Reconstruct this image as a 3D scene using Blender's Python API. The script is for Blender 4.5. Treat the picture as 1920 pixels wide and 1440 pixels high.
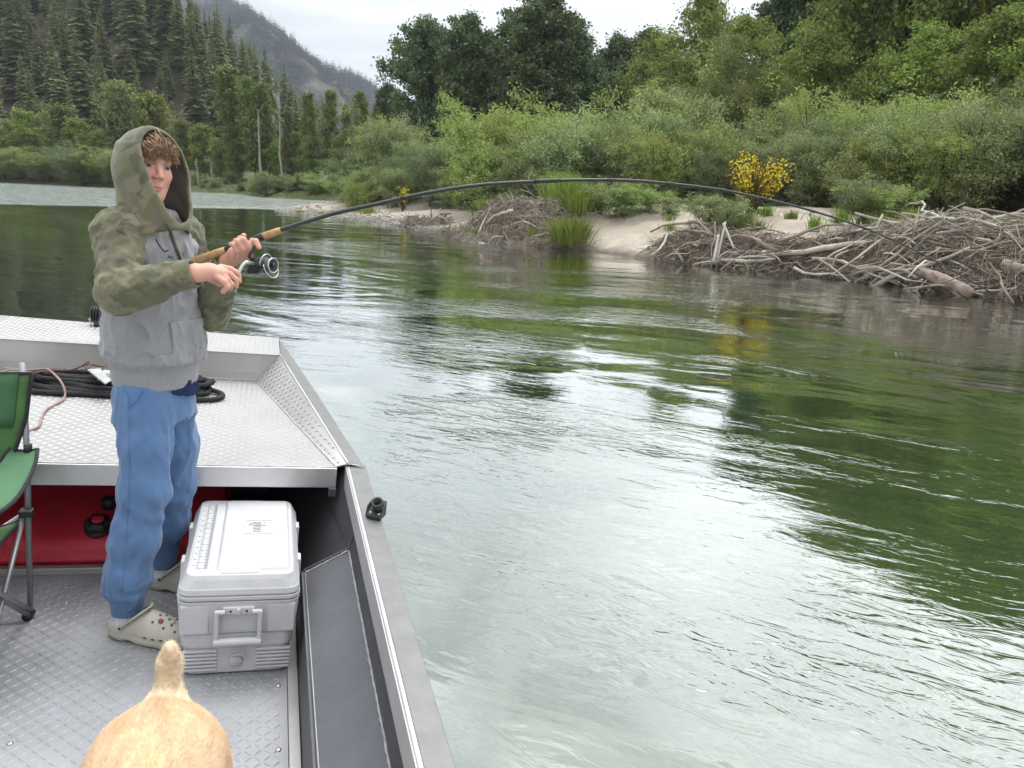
import bpy, bmesh, math, random
import numpy as np
from mathutils import Matrix, Vector
for o in list(bpy.data.objects): bpy.data.objects.remove(o)
SC = bpy.context.scene
COL = SC.collection
R = math.radians

# ------------------------------------------------------------------ camera
# world: X right, Y away from the camera, Z up, river surface at z = 0
LENS_PX = 1450.0
CAMW = np.array([0.0, 0.0, 1.75])
def _n(v): return v / np.linalg.norm(v)
def _ray(px, py): return np.array([px - 960.0, 720.0 - py, -LENS_PX])
_a, _b = _ray(0, 314.4), _ray(1920, 372.0)            # the horizon line
_up = _n(np.cross(_b, _a)); _up = _up if _up[1] > 0 else -_up
_fw = np.array([0, 0, -1.0]); _fw = _n(_fw - _up * _up.dot(_fw))
RW = np.stack([np.cross(_fw, _up), _fw, _up])          # camera vector -> world vector
cam = bpy.data.cameras.new('camera'); camo = bpy.data.objects.new('camera', cam); COL.objects.link(camo)
cam.sensor_width = 36; cam.lens = LENS_PX / 1920 * 36; cam.clip_start = 0.05; cam.clip_end = 9000
M4 = Matrix.Identity(4)
for i in range(3):
    for j in range(3): M4[i][j] = RW[i, j]
    M4[i][3] = CAMW[i]
camo.matrix_world = M4
SC.camera = camo
# boat frame: X starboard, Y to the bow, Z up from the floor plate; the boat heels a little
_f = _n(_ray(520, 325)); _r = _ray(5779, 990); _r = _n(_r - _f * _f.dot(_r))
RB = np.stack([_r, _f, np.cross(_r, _f)])
CAMB = np.array([0, 0, 1.6])
B2W = RW @ RB.T
BOAT = Matrix.Identity(4)
_t = CAMW - B2W @ CAMB
for i in range(3):
    for j in range(3): BOAT[i][j] = B2W[i, j]
    BOAT[i][3] = _t[i]
def wpt(px, py, z=0.0, y=None):                        # a point of the place seen at a pixel
    d = RW @ _ray(px, py)
    t = (z - CAMW[2]) / d[2] if y is None else y / d[1]
    return CAMW + t * d
def bpt(px, py, z=None, y=None, x=None):
    d = RB @ _ray(px, py)
    t = (z - CAMB[2]) / d[2] if z is not None else (y / d[1] if y is not None else x / d[0])
    return CAMB + t * d

# ------------------------------------------------------------------ sky, sun, exposure
SUN_EL, SUN_AZ = R(65), R(22)                          # azimuth: to the right of straight ahead
world = bpy.data.worlds.new('World'); SC.world = world; world.use_nodes = True
nt = world.node_tree; nt.nodes.clear(); N = nt.nodes.new; L = nt.links.new
out = N('ShaderNodeOutputWorld'); bg = N('ShaderNodeBackground'); L(bg.outputs[0], out.inputs[0])
sky = N('ShaderNodeTexSky'); sky.sky_type = 'NISHITA'; sky.sun_disc = False
sky.sun_elevation = SUN_EL; sky.sun_rotation = SUN_AZ; sky.air_density = 1.2; sky.dust_density = 2.0
tc = N('ShaderNodeTexCoord'); sep = N('ShaderNodeSeparateXYZ'); L(tc.outputs['Generated'], sep.inputs[0])
mp = N('ShaderNodeMapping'); mp.inputs['Scale'].default_value = (1.0, 1.0, 3.2); L(tc.outputs['Generated'], mp.inputs[0])
nz = N('ShaderNodeTexNoise'); nz.inputs['Scale'].default_value = 2.6; nz.inputs['Detail'].default_value = 7; nz.inputs['Roughness'].default_value = .55; nz.inputs['Distortion'].default_value = .5
L(mp.outputs[0], nz.inputs['Vector'])
cr = N('ShaderNodeMapRange'); cr.inputs[1].default_value = .32; cr.inputs[2].default_value = .68; cr.inputs[3].default_value = .52; cr.inputs[4].default_value = 1.38; L(nz.outputs[0], cr.inputs[0])
# overcast sky: brighter towards the zenith
el = N('ShaderNodeMapRange'); el.inputs[1].default_value = 0; el.inputs[2].default_value = 1; el.inputs[3].default_value = 7.7; el.inputs[4].default_value = 15.5; L(sep.outputs[2], el.inputs[0])
mu = N('ShaderNodeMath'); mu.operation = 'MULTIPLY'; L(cr.outputs[0], mu.inputs[0]); L(el.outputs[0], mu.inputs[1])
cc = N('ShaderNodeMixRGB'); cc.blend_type = 'MIX'; cc.inputs[1].default_value = (.90, .945, 1.0, 1); cc.inputs[2].default_value = (1.0, .985, .95, 1)
L(nz.outputs[0], cc.inputs[0])
# the cloud is thinner and brighter round the hidden sun
dt = N('ShaderNodeVectorMath'); dt.operation = 'DOT_PRODUCT'; L(tc.outputs['Generated'], dt.inputs[0]); dt.inputs[1].default_value = (math.sin(SUN_AZ) * math.cos(SUN_EL), math.cos(SUN_AZ) * math.cos(SUN_EL), math.sin(SUN_EL))
gw = N('ShaderNodeMapRange'); gw.interpolation_type = 'SMOOTHSTEP'; gw.inputs[1].default_value = .50; gw.inputs[2].default_value = 1.0; gw.inputs[3].default_value = 1.0; gw.inputs[4].default_value = 2.7; L(dt.outputs['Value'], gw.inputs[0])
mu2 = N('ShaderNodeMath'); mu2.operation = 'MULTIPLY'; L(mu.outputs[0], mu2.inputs[0]); L(gw.outputs[0], mu2.inputs[1]); mu = mu2
vm = N('ShaderNodeVectorMath'); vm.operation = 'SCALE'; L(cc.outputs[0], vm.inputs[0]); L(mu.outputs[0], vm.inputs[3])
mx = N('ShaderNodeMixRGB'); mx.inputs[0].default_value = .92; L(sky.outputs[0], mx.inputs[1]); L(vm.outputs[0], mx.inputs[2])
L(mx.outputs[0], bg.inputs[0]); bg.inputs[1].default_value = 0.12
sl = bpy.data.lights.new('sun', 'SUN'); sl.energy = 1.15; sl.angle = R(20); sl.color = (1, .955, .88)
so = bpy.data.objects.new('sun', sl); COL.objects.link(so)
sd = Vector((math.sin(SUN_AZ) * math.cos(SUN_EL), math.cos(SUN_AZ) * math.cos(SUN_EL), math.sin(SUN_EL)))
so.rotation_euler = sd.to_track_quat('Z', 'Y').to_euler(); so.location = (8, 20, 30)
SC.view_settings.view_transform = 'Standard'; SC.view_settings.look = 'None'
SC.view_settings.exposure = 0.06; SC.view_settings.gamma = 1.0; SC.view_settings.use_curve_mapping = False
SC.render.engine = 'CYCLES'
SC.cycles.max_bounces = 5; SC.cycles.diffuse_bounces = 2; SC.cycles.volume_bounces = 0; SC.cycles.transmission_bounces = 3; SC.cycles.transparent_max_bounces = 8

# ------------------------------------------------------------------ helpers: meshes
BASE = {}                                              # object name -> base point its meshes are written relative to
def fmesh(name, V, Fs, smooth=True, attrs=None):
    """V (n,3); Fs: list of (m,k) int arrays, one per polygon size"""
    me = bpy.data.meshes.new(name); V = np.asarray(V, np.float32)
    if not isinstance(Fs, (list, tuple)): Fs = [Fs]
    Fs = [np.asarray(f, np.int32) for f in Fs if len(f)]
    me.vertices.add(len(V)); me.vertices.foreach_set('co', V.ravel())
    nl = sum(f.size for f in Fs); npoly = sum(len(f) for f in Fs)
    me.loops.add(nl); me.polygons.add(npoly)
    me.loops.foreach_set('vertex_index', np.concatenate([f.ravel() for f in Fs]))
    tot = np.concatenate([np.full(len(f), f.shape[1], np.int32) for f in Fs])
    st = np.concatenate([[0], np.cumsum(tot)[:-1]]).astype(np.int32)
    me.polygons.foreach_set('loop_start', st)
    try: me.polygons.foreach_set('loop_total', tot)
    except Exception: pass
    me.polygons.foreach_set('use_smooth', np.full(npoly, smooth, dtype=bool))
    for k, a in (attrs or {}).items():
        a = np.asarray(a, np.float32)
        if a.ndim == 1:
            at = me.attributes.new(k, 'FLOAT', 'POINT'); at.data.foreach_set('value', a)
        else:
            at = me.attributes.new(k, 'FLOAT_COLOR', 'POINT')
            if a.shape[1] == 3: a = np.hstack([a, np.ones((len(a), 1), np.float32)])
            at.data.foreach_set('color', a.ravel())
    me.update(calc_edges=True); me.validate()
    return me
def tag(o, label, cat, group=None):
    o['label'] = label; o['category'] = cat
    if group: o['group'] = group
    return o
def put(name, me, mat=None, parent=None, loc=None):
    o = bpy.data.objects.new(name, me); COL.objects.link(o)
    if mat is not None and me is not None:
        me.materials.clear()
        for m in (mat if isinstance(mat, (list, tuple)) else [mat]): me.materials.append(m)
    if parent is not None: o.parent = parent; BASE[o.name] = BASE.get(parent.name, np.zeros(3))
    if loc is not None: o.location = loc
    return o
def thing(name, label, cat, loc=(0, 0, 0), group=None, boat=False):
    o = bpy.data.objects.new(name, None); COL.objects.link(o); o.empty_display_size = .1
    tag(o, label, cat, group)
    o.matrix_world = (BOAT if boat else Matrix.Identity(4)) @ Matrix.Translation(Vector([float(q) for q in loc]))
    BASE[o.name] = np.array(loc, float)
    return o
def kind(o, k): o['kind'] = k; return o

class MB:
    def __init__(s): s.v = []; s.f = []; s.n = 0
    def add(s, V, Fa):
        V = np.asarray(V, float).reshape(-1, 3)
        s.v.append(V); s.f += [[i + s.n for i in f] for f in Fa]; s.n += len(V); return s
    def box(s, lo, hi, M=None):
        (a, b, c), (d, e, g) = lo, hi
        V = np.array([(a,b,c),(d,b,c),(d,e,c),(a,e,c),(a,b,g),(d,b,g),(d,e,g),(a,e,g)], float)
        if M is not None: V = V @ np.array(M)[:3, :3].T + np.array(M)[:3, 3]
        return s.add(V, [(3,2,1,0),(4,5,6,7),(0,1,5,4),(1,2,6,5),(2,3,7,6),(3,0,4,7)])
    def hexa(s, P):                                    # 8 points: bottom ring ccw, top ring ccw
        return s.add(P, [(3,2,1,0),(4,5,6,7),(0,1,5,4),(1,2,6,5),(2,3,7,6),(3,0,4,7)])
    def tube(s, P, r, n=8, closed=False, caps=True, flat=1.0):
        P = np.asarray(P, float); m = len(P); r = np.broadcast_to(np.asarray(r, float), (m,))
        T = np.gradient(P, axis=0) if not closed else np.roll(P, -1, 0) - np.roll(P, 1, 0)
        T /= np.linalg.norm(T, axis=1)[:, None] + 1e-12
        ref = np.array([0, 0, 1.0]) if abs(T[0, 2]) < .9 else np.array([1.0, 0, 0])
        u = np.cross(T[0], ref); u /= np.linalg.norm(u)
        V = []
        for i in range(m):
            u = u - T[i] * u.dot(T[i]); u /= np.linalg.norm(u); w = np.cross(T[i], u)
            for k in range(n):
                a = 2 * math.pi * k / n
                V.append(P[i] + r[i] * (math.cos(a) * u + math.sin(a) * w * flat))
        Fa = []
        for i in range(m if closed else m - 1):
            j = (i + 1) % m
            for k in range(n):
                k2 = (k + 1) % n
                Fa.append((i*n+k, i*n+k2, j*n+k2, j*n+k))
        if caps and not closed:
            Fa.append(tuple(range(n))[::-1]); Fa.append(tuple((m-1)*n + k for k in range(n)))
        return s.add(V, Fa)
    def lathe(s, prof, n=20, M=None, closed=False):     # prof: (r, z) list
        V = []; m = len(prof)
        for r_, z_ in prof:
            for k in range(n):
                a = 2 * math.pi * k / n; V.append((r_ * math.cos(a), r_ * math.sin(a), z_))
        V = np.array(V)
        if M is not None: V = V @ np.array(M)[:3, :3].T + np.array(M)[:3, 3]
        Fa = [(i*n+k, i*n+(k+1) % n, (i+1)*n+(k+1) % n, (i+1)*n+k) for i in range(m-1) for k in range(n)]
        if closed: Fa += [((m-1)*n+k, (m-1)*n+(k+1) % n, (k+1) % n, k) for k in range(n)]
        else: Fa += [tuple(range(n))[::-1], tuple((m-1)*n+k for k in range(n))]
        return s.add(V, Fa)
    def prism(s, P, d):                                # polygon P (3D) pushed along d
        P = np.asarray(P, float); k = len(P)
        V = np.vstack([P, P + np.asarray(d, float)])
        return s.add(V, [tuple(range(k))[::-1], tuple(range(k, 2*k))] + [(i, (i+1) % k, k+(i+1) % k, k+i) for i in range(k)])
    def sheet(s, G):                                   # G (a,b,3) grid
        G = np.asarray(G, float); a, b = G.shape[:2]
        return s.add(G.reshape(-1, 3), [(i*b+j, i*b+j+1, (i+1)*b+j+1, (i+1)*b+j) for i in range(a-1) for j in range(b-1)])
    def mesh(s, name, base=None, smooth=False):
        V = np.vstack(s.v)
        if base is not None: V = V - base
        me = bpy.data.meshes.new(name); me.from_pydata(V.tolist(), [], s.f); me.update()
        bm = bmesh.new(); bm.from_mesh(me); bmesh.ops.recalc_face_normals(bm, faces=bm.faces); bm.to_mesh(me); bm.free()
        if smooth: me.polygons.foreach_set('use_smooth', np.ones(len(me.polygons), dtype=bool))
        return me
    def build(s, name, mat, parent, smooth=False, bevel=0, seg=2, sub=0, solid=0, auto=True):
        base = BASE.get(parent.name, np.zeros(3)) if parent is not None else np.zeros(3)
        me = s.mesh(name, base, smooth)
        o = put(name, me, mat, parent)
        if sub: 
            m = o.modifiers.new('s', 'SUBSURF'); m.levels = sub; m.render_levels = sub
        if solid:
            m = o.modifiers.new('t', 'SOLIDIFY'); m.thickness = solid; m.offset = 0
        if bevel:
            m = o.modifiers.new('b', 'BEVEL'); m.width = bevel; m.segments = seg; m.limit_method = 'ANGLE'; m.angle_limit = R(35)
            m.harden_normals = False
        return o

# ------------------------------------------------------------------ helpers: materials
def newmat(name):
    m = bpy.data.materials.new(name); m.use_nodes = True
    t = m.node_tree; t.nodes.clear()
    o = t.nodes.new('ShaderNodeOutputMaterial'); p = t.nodes.new('ShaderNodeBsdfPrincipled'); t.links.new(p.outputs[0], o.inputs[0])
    return m, t, p, o
def mat(name, col, rough=.6, metal=0, var=.12, vscale=6, bump=0, bscale=60, spec=.5, col2=None, scale3=(1, 1, 1), rvar=.0, sheen=0, detail=6):
    m, t, p, o = newmat(name); n = t.nodes.new; l = t.links.new
    p.inputs['Roughness'].default_value = rough; p.inputs['Metallic'].default_value = metal
    p.inputs['Specular IOR Level'].default_value = spec
    if sheen: p.inputs['Sheen Weight'].default_value = sheen
    tc = n('ShaderNodeTexCoord'); mp = n('ShaderNodeMapping'); mp.inputs['Scale'].default_value = scale3; l(tc.outputs['Object'], mp.inputs[0])
    nz = n('ShaderNodeTexNoise'); nz.inputs['Scale'].default_value = vscale; nz.inputs['Detail'].default_value = detail; nz.inputs['Roughness'].default_value = .62; l(mp.outputs[0], nz.inputs['Vector'])
    rp = n('ShaderNodeMapRange'); rp.inputs[1].default_value = .3; rp.inputs[2].default_value = .7; l(nz.outputs[0], rp.inputs[0])
    mxn = n('ShaderNodeMixRGB'); l(rp.outputs[0], mxn.inputs[0])
    c = np.array(col, float)
    c1 = c * (1 - var); c2 = np.minimum(c * (1 + var), 1) if col2 is None else np.array(col2, float)
    mxn.inputs[1].default_value = (*c1, 1); mxn.inputs[2].default_value = (*c2, 1)
    l(mxn.outputs[0], p.inputs['Base Color'])
    if rvar:
        rr = n('ShaderNodeMapRange'); rr.inputs[1].default_value = .3; rr.inputs[2].default_value = .7; rr.inputs[3].default_value = rough - rvar; rr.inputs[4].default_value = rough + rvar
        l(nz.outputs[0], rr.inputs[0]); l(rr.outputs[0], p.inputs['Roughness'])
    if bump:
        n2 = n('ShaderNodeTexNoise'); n2.inputs['Scale'].default_value = bscale; n2.inputs['Detail'].default_value = 4; l(mp.outputs[0], n2.inputs['Vector'])
        b = n('ShaderNodeBump'); b.inputs['Strength'].default_value = 1; b.inputs['Distance'].default_value = bump; l(n2.outputs[0], b.inputs['Height']); l(b.outputs[0], p.inputs['Normal'])
    return m
def leafmat(name, dark, light, trans=.35, rough=.5, nscale=.35, spec=.35):
    m, t, p, o = newmat(name); n = t.nodes.new; l = t.links.new
    at = n('ShaderNodeAttribute'); at.attribute_name = 'lv'
    oi = n('ShaderNodeObjectInfo')
    tc = n('ShaderNodeTexCoord'); nz = n('ShaderNodeTexNoise'); nz.inputs['Scale'].default_value = nscale; nz.inputs['Detail'].default_value = 3; l(tc.outputs['Object'], nz.inputs['Vector'])
    a = n('ShaderNodeMath'); a.operation = 'MULTIPLY_ADD'; a.inputs[1].default_value = .55; l(at.outputs['Fac'], a.inputs[0])
    b = n('ShaderNodeMapRange'); b.inputs[1].default_value = .3; b.inputs[2].default_value = .7; b.inputs[3].default_value = -.05; b.inputs[4].default_value = .5; l(nz.outputs[0], b.inputs[0]); l(b.outputs[0], a.inputs[2])
    mxn = n('ShaderNodeMixRGB'); mxn.inputs[1].default_value = (*dark, 1); mxn.inputs[2].default_value = (*light, 1); l(a.outputs[0], mxn.inputs[0])
    hs = n('ShaderNodeHueSaturation'); l(mxn.outputs[0], hs.inputs['Color'])
    h1 = n('ShaderNodeMapRange'); h1.inputs[3].default_value = .472; h1.inputs[4].default_value = .505; l(oi.outputs['Random'], h1.inputs[0]); l(h1.outputs[0], hs.inputs['Hue'])
    h2 = n('ShaderNodeMapRange'); h2.inputs[3].default_value = .84; h2.inputs[4].default_value = 1.36; l(oi.outputs['Random'], h2.inputs[0]); l(h2.outputs[0], hs.inputs['Value'])
    l(hs.outputs[0], p.inputs['Base Color']); p.inputs['Roughness'].default_value = rough; p.inputs['Specular IOR Level'].default_value = spec
    tr = n('ShaderNodeBsdfTranslucent'); l(hs.outputs[0], tr.inputs[0])
    ms = n('ShaderNodeMixShader'); ms.inputs[0].default_value = trans; l(p.outputs[0], ms.inputs[1]); l(tr.outputs[0], ms.inputs[2]); l(ms.outputs[0], o.inputs[0])
    return m

# ------------------------------------------------------------------ the setting: ground, river, hills
SHORE = np.array([(-12.35,39.81),(-10.61,38.37),(-8.42,35.68),(-5.89,32.35),(-4.3,30.41),(-2.59,27.57),(-1.11,24.05),(.5,22.59),(1.95,21.65),(3.57,19.13),(4.78,18.22),(6.32,17.3),(7.33,15.83),(7.95,14.53),(9.09,13.81)])
RIGHT = np.array(SHORE.tolist() + [(14,11.2),(25,7),(60,-6),(300,-60),(4000,-60),(4000,4000),(400,400),(60,98),(15,74),(-4,60),(-11.5,55),(-12.2,51.7),(-12.6,46.7),(-13.1,43)])
LEFT = np.array([(-4000,190),(-400,140),(-120,107),(-63.6,97.7),(-49.3,89.6),(-42.4,84.6),(-32,76.8),(-27.1,76.1),(-20.5,65.5),(-14,61.5),(-5,66),(15,82),(60,108),(400,420),(4000,4100),(-4000,4000)])
def poly_sd(P, poly):                                  # + inside
    d = np.full(len(P), 1e18); ins = np.zeros(len(P), bool)
    for a, b in zip(poly, np.roll(poly, -1, 0)):
        e = b - a; w = P - a
        t = np.clip((w @ e) / (e @ e), 0, 1)
        q = w - t[:, None] * e; d = np.minimum(d, (q ** 2).sum(1))
        c = (a[1] > P[:, 1]) != (b[1] > P[:, 1])
        if e[1] != 0:
            xi = a[0] + (P[:, 1] - a[1]) * e[0] / e[1]; ins ^= c & (P[:, 0] < xi)
    d = np.sqrt(d); return np.where(ins, d, -d)
def vnoise(P, s, seed=0):                              # smooth value noise in 2-D, 0..1
    P = P / s; i = np.floor(P).astype(np.int64); f = P - i; f = f * f * (3 - 2 * f)
    def h(x, y):
        n = (x * 374761393 + y * 668265263 + seed * 974711) & 0xffffffff
        n = ((n ^ (n >> 13)) * 1274126177) & 0xffffffff
        return ((n ^ (n >> 16)) & 0xffff) / 65535.0
    x, y = i[:, 0], i[:, 1]
    a = h(x, y) * (1 - f[:, 0]) + h(x + 1, y) * f[:, 0]; b = h(x, y + 1) * (1 - f[:, 0]) + h(x + 1, y + 1) * f[:, 0]
    return a * (1 - f[:, 1]) + b * f[:, 1]
# drift piles: centre x, y, half-length along x', half-length across, height, turn
MOUND = [(.30,24.0,1.5,1.0,.62,-12),(1.3,23.4,1.0,.7,.48,-20),(-.85,24.9,.9,.8,.52,0),(4.4,19.2,1.1,.5,.34,-36),(6.0,17.8,1.6,.45,.20,-24),(8.6,16.7,1.5,.9,.48,-35),(8.9,15.2,1.5,.8,.50,-38),(10.0,14.2,1.6,.8,.46,-25),(7.5,16.1,1.2,.45,.22,-45),(11.7,15.2,1.6,1.2,.4,-25),(-3.5,30.6,1.1,.6,.25,-40)]
def land(P):
    P = np.atleast_2d(np.asarray(P, float))
    r = poly_sd(P, RIGHT); l = poly_sd(P, LEFT)
    steep = np.clip((31 - P[:, 1]) / 6, 0, 1) * np.clip((P[:, 1] - 0) / 3, 0, 1)
    n1 = vnoise(P, 2.3, 1) - .5; n2 = vnoise(P, .7, 2) - .5; n3 = vnoise(P, .23, 5) - .5
    s = np.clip(r + (n1 * .7 + n2 * .3) * np.clip(r, 0, 1), 0, None)
    za = np.interp(s, [0, .35, .8, 2.5, 4.5, 8, 20, 60, 400], [0, .25, .50, .98, 1.26, 1.36, 1.55, 2.2, 4])
    zb = np.interp(s, [0, 1, 3, 6, 10, 20, 60, 400], [0, .09, .35, .75, 1.05, 1.3, 2.2, 4])
    zr = za * steep + zb * (1 - steep) + (n1 * .22 + n2 * .10 + n3 * .05) * np.clip(r / 1.5, 0, 1)
    zl = np.interp(l, [0, 1, 3, 12, 40, 400], [0, .5, .9, 1.6, 3, 6]) + n1 * .3 * np.clip(l, 0, 1)
    bed = -np.clip(-np.maximum(r, l), 0, 12) * .22 - .05
    z = np.where(r > 0, zr, np.where(l > 0, zl, bed))
    deb = np.zeros(len(P))
    for cx, cy, a, b, h, t in MOUND:
        c, s_ = math.cos(R(t)), math.sin(R(t)); dx, dy = P[:, 0] - cx, P[:, 1] - cy
        u, v = (dx * c + dy * s_) / a, (-dx * s_ + dy * c) / b
        g = np.exp(-(u * u + v * v) * 1.1); z = z + h * .8 * g * (1 + .5 * n2); deb = np.maximum(deb, np.clip(g * 2.2 - .55 + n2, 0, 1))
    deb = np.maximum(deb, np.clip((P[:, 0] - 3.2) / .8, 0, 1) * np.clip((.85 + n1 * 1.0 - r + np.clip(P[:, 0] - 6.5, 0, 1.5) * .6) / .4, 0, 1) * (z > -.05) * np.clip(.9 + n2 * 1.5, 0, 1))
    return z, np.where(r > 0, r, np.where(l > 0, l + 40, -1)), deb
_LX, _LY = np.arange(-70, 60, .2), np.arange(5, 120, .2)
_LG = land(np.stack([q.ravel() for q in np.meshgrid(_LX, _LY, indexing='ij')], 1))[0].reshape(len(_LX), len(_LY))
def lz(x, y):                                          # height of the ground, from a fine table
    if not (-70 < x < 59 and 5 < y < 119): return float(land([(x, y)])[0][0])
    u, v = (x + 70) / .2, (y - 5) / .2; i, j = int(u), int(v); u -= i; v -= j
    return float(_LG[i, j] * (1 - u) * (1 - v) + _LG[i + 1, j] * u * (1 - v) + _LG[i, j + 1] * (1 - u) * v + _LG[i + 1, j + 1] * u * v)
def graded(segs):
    xs = []
    for a, b, n in segs: xs += list(np.linspace(a, b, n, endpoint=False))
    return np.array(xs + [segs[-1][1]])
gx = graded([(-4000,-400,10),(-400,-80,32),(-80,-16,64),(-16,-3,60),(-3,16,150),(16,40,40),(40,400,24),(400,4000,8)])
gy = graded([(-300,0,8),(0,11,10),(11,30,150),(30,70,100),(70,130,50),(130,400,24),(400,4000,10)])
GX, GY = np.meshgrid(gx, gy, indexing='ij'); P2 = np.stack([GX.ravel(), GY.ravel()], 1)
gz, inl, deb = land(P2)
a, b = len(gx), len(gy); I = np.arange(a * b).reshape(a, b)
Q = np.stack([I[:-1, :-1], I[1:, :-1], I[1:, 1:], I[:-1, 1:]], -1).reshape(-1, 4)
m_ground, t, p, o = newmat('sand_and_soil'); n = t.nodes.new; l = t.links.new
tc = n('ShaderNodeTexCoord')
def noise(t, vec, sc, det=5, rough=.6, dist=0):
    q = t.nodes.new('ShaderNodeTexNoise'); q.inputs['Scale'].default_value = sc; q.inputs['Detail'].default_value = det; q.inputs['Roughness'].default_value = rough; q.inputs['Distortion'].default_value = dist
    t.links.new(vec, q.inputs['Vector']); return q.outputs[0]
def ramp(t, val, lo, hi, a=0., b=1.):
    q = t.nodes.new('ShaderNodeMapRange'); q.inputs[1].default_value = lo; q.inputs[2].default_value = hi; q.inputs[3].default_value = a; q.inputs[4].default_value = b
    t.links.new(val, q.inputs[0]); return q.outputs[0]
def mixc(t, f, c1, c2):
    q = t.nodes.new('ShaderNodeMixRGB')
    if hasattr(f, 'links'): t.links.new(f, q.inputs[0])
    else: q.inputs[0].default_value = f
    for i, c in ((1, c1), (2, c2)):
        if hasattr(c, 'links'): t.links.new(c, q.inputs[i])
        else: q.inputs[i].default_value = (*c, 1)
    return q.outputs[0]
def math2(t, op, x, y):
    q = t.nodes.new('ShaderNodeMath'); q.operation = op
    for i, c in ((0, x), (1, y)):
        if hasattr(c, 'links'): t.links.new(c, q.inputs[i])
        else: q.inputs[i].default_value = c
    return q.outputs[0]
def attr(t, nm):
    q = t.nodes.new('ShaderNodeAttribute'); q.attribute_name = nm; return q.outputs['Fac']
O = tc.outputs['Object']
sand = mixc(t, ramp(t, noise(t, O, 1.3), .35, .65), (.32, .28, .228), (.44, .39, .325))
sand = mixc(t, ramp(t, noise(t, O, 22, 3), .56, .72, 0, .7), sand, (.20, .165, .13))
wet = ramp(t, math2(t, 'ADD', attr(t, 'hz'), ramp(t, noise(t, O, 3), .3, .7, -.05, .05)), .03, .2)
sand = mixc(t, wet, (.115, .098, .078), sand)
soil = mixc(t, ramp(t, noise(t, O, 3), .4, .6), (.045, .06, .02), (.10, .11, .045))
g = ramp(t, math2(t, 'ADD', attr(t, 'inl'), ramp(t, noise(t, O, .8), .3, .7, -2.2, 2.2)), 6.0, 8.5)
c = mixc(t, g, sand, soil)
c = mixc(t, attr(t, 'deb'), c, mixc(t, ramp(t, noise(t, O, 9), .4, .62), (.045, .033, .024), (.15, .115, .085)))
l(c, p.inputs['Base Color']); p.inputs['Roughness'].default_value = .9; p.inputs['Specular IOR Level'].default_value = .2
bp = n('ShaderNodeBump'); bp.inputs['Distance'].default_value = .03; bp.inputs['Strength'].default_value = .8; l(noise(t, O, 9, 8), bp.inputs['Height']); l(bp.outputs[0], p.inputs['Normal'])
me = fmesh('ground', np.stack([P2[:, 0], P2[:, 1], gz], 1), Q, True, {'inl': inl, 'deb': deb, 'hz': gz})
kind(put('ground', me, m_ground), 'structure')

# river: one sheet with a real, gentle swell; finer ripples in the material
m_water, t, p, o = newmat('river_water'); n = t.nodes.new; l = t.links.new
geo = n('ShaderNodeNewGeometry'); Pw = geo.outputs['Position']
def vmap(t, vec, sc, rot=0):
    q = t.nodes.new('ShaderNodeMapping'); q.inputs['Scale'].default_value = sc; q.inputs['Rotation'].default_value = (0, 0, rot); t.links.new(vec, q.inputs[0]); return q.outputs[0]
flow = vmap(t, Pw, (1, 1, 1), R(28))
big = noise(t, vmap(t, flow, (.22, .5, 1)), 1.0, 2, .5, 1.6)             # slow boils
mid = noise(t, vmap(t, flow, (.8, 2.2, 1)), 1.0, 3, .55, 1.2)
fin = noise(t, vmap(t, flow, (4, 11, 1)), 1.0, 3, .6, .8)
patch = ramp(t, noise(t, vmap(t, flow, (.16, .42, 1)), 1.0, 3, .6, 1.0), .47, .66)  # where the surface is ruffled
rif = attr(t, 'riffle')
h = math2(t, 'MULTIPLY', big, .034)
h = math2(t, 'ADD', h, math2(t, 'MULTIPLY', mid, .0042))
fa = math2(t, 'MULTIPLY', fin, math2(t, 'ADD', math2(t, 'MULTIPLY', patch, .010), .0012))
h = math2(t, 'ADD', h, fa)
chop = noise(t, vmap(t, Pw, (1.0, 2.0, 1)), 1.0, 5, .75, .8)
h = math2(t, 'ADD', h, math2(t, 'MULTIPLY', math2(t, 'MULTIPLY', chop, rif), .62))
bp = n('ShaderNodeBump'); bp.inputs['Strength'].default_value = 1; bp.inputs['Distance'].default_value = 1.0; l(h, bp.inputs['Height'])
murk = mixc(t, ramp(t, noise(t, vmap(t, flow, (.12, .3, 1)), 1.0, 4, .6, .8), .35, .68), (.017, .038, .017), (.036, .058, .021))
shal = ramp(t, attr(t, 'shore'), -5.5, -.2)
bedc = mixc(t, ramp(t, noise(t, vmap(t, Pw, (1.1, 1.9, 1)), 1.0, 5, .65, .6), .42, .62), (.055, .075, .028), (.12, .10, .055))
murk = mixc(t, math2(t, 'MULTIPLY', shal, .8), murk, bedc)
foam_sparkle = math2(t, 'MULTIPLY', rif, ramp(t, noise(t, vmap(t, Pw, (.9, 2.6, 1)), 1.0, 6, .8, .5), .44, .66, 0, .75))   # white water of the riffle, its sky sparkle painted in as pale colour
murk = mixc(t, foam_sparkle, murk, (.42, .45, .46))
df = n('ShaderNodeBsdfDiffuse'); l(murk, df.inputs[0])
gl = n('ShaderNodeBsdfGlossy'); gl.inputs[0].default_value = (.93, .96, .95, 1); l(math2(t, 'ADD', math2(t, 'MULTIPLY', rif, .04), .012), gl.inputs['Roughness']); l(bp.outputs[0], gl.inputs['Normal'])
fr = n('ShaderNodeFresnel'); fr.inputs[0].default_value = 1.42; l(bp.outputs[0], fr.inputs['Normal'])
ms = n('ShaderNodeMixShader'); l(math2(t, 'MULTIPLY', math2(t, 'ADD', math2(t, 'POWER', ramp(t, fr.outputs[0], .026, .42), .60), .05), math2(t, 'SUBTRACT', 1.0, foam_sparkle)), ms.inputs[0]); l(df.outputs[0], ms.inputs[1]); l(gl.outputs[0], ms.inputs[2]); l(ms.outputs[0], o.inputs[0])
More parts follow.
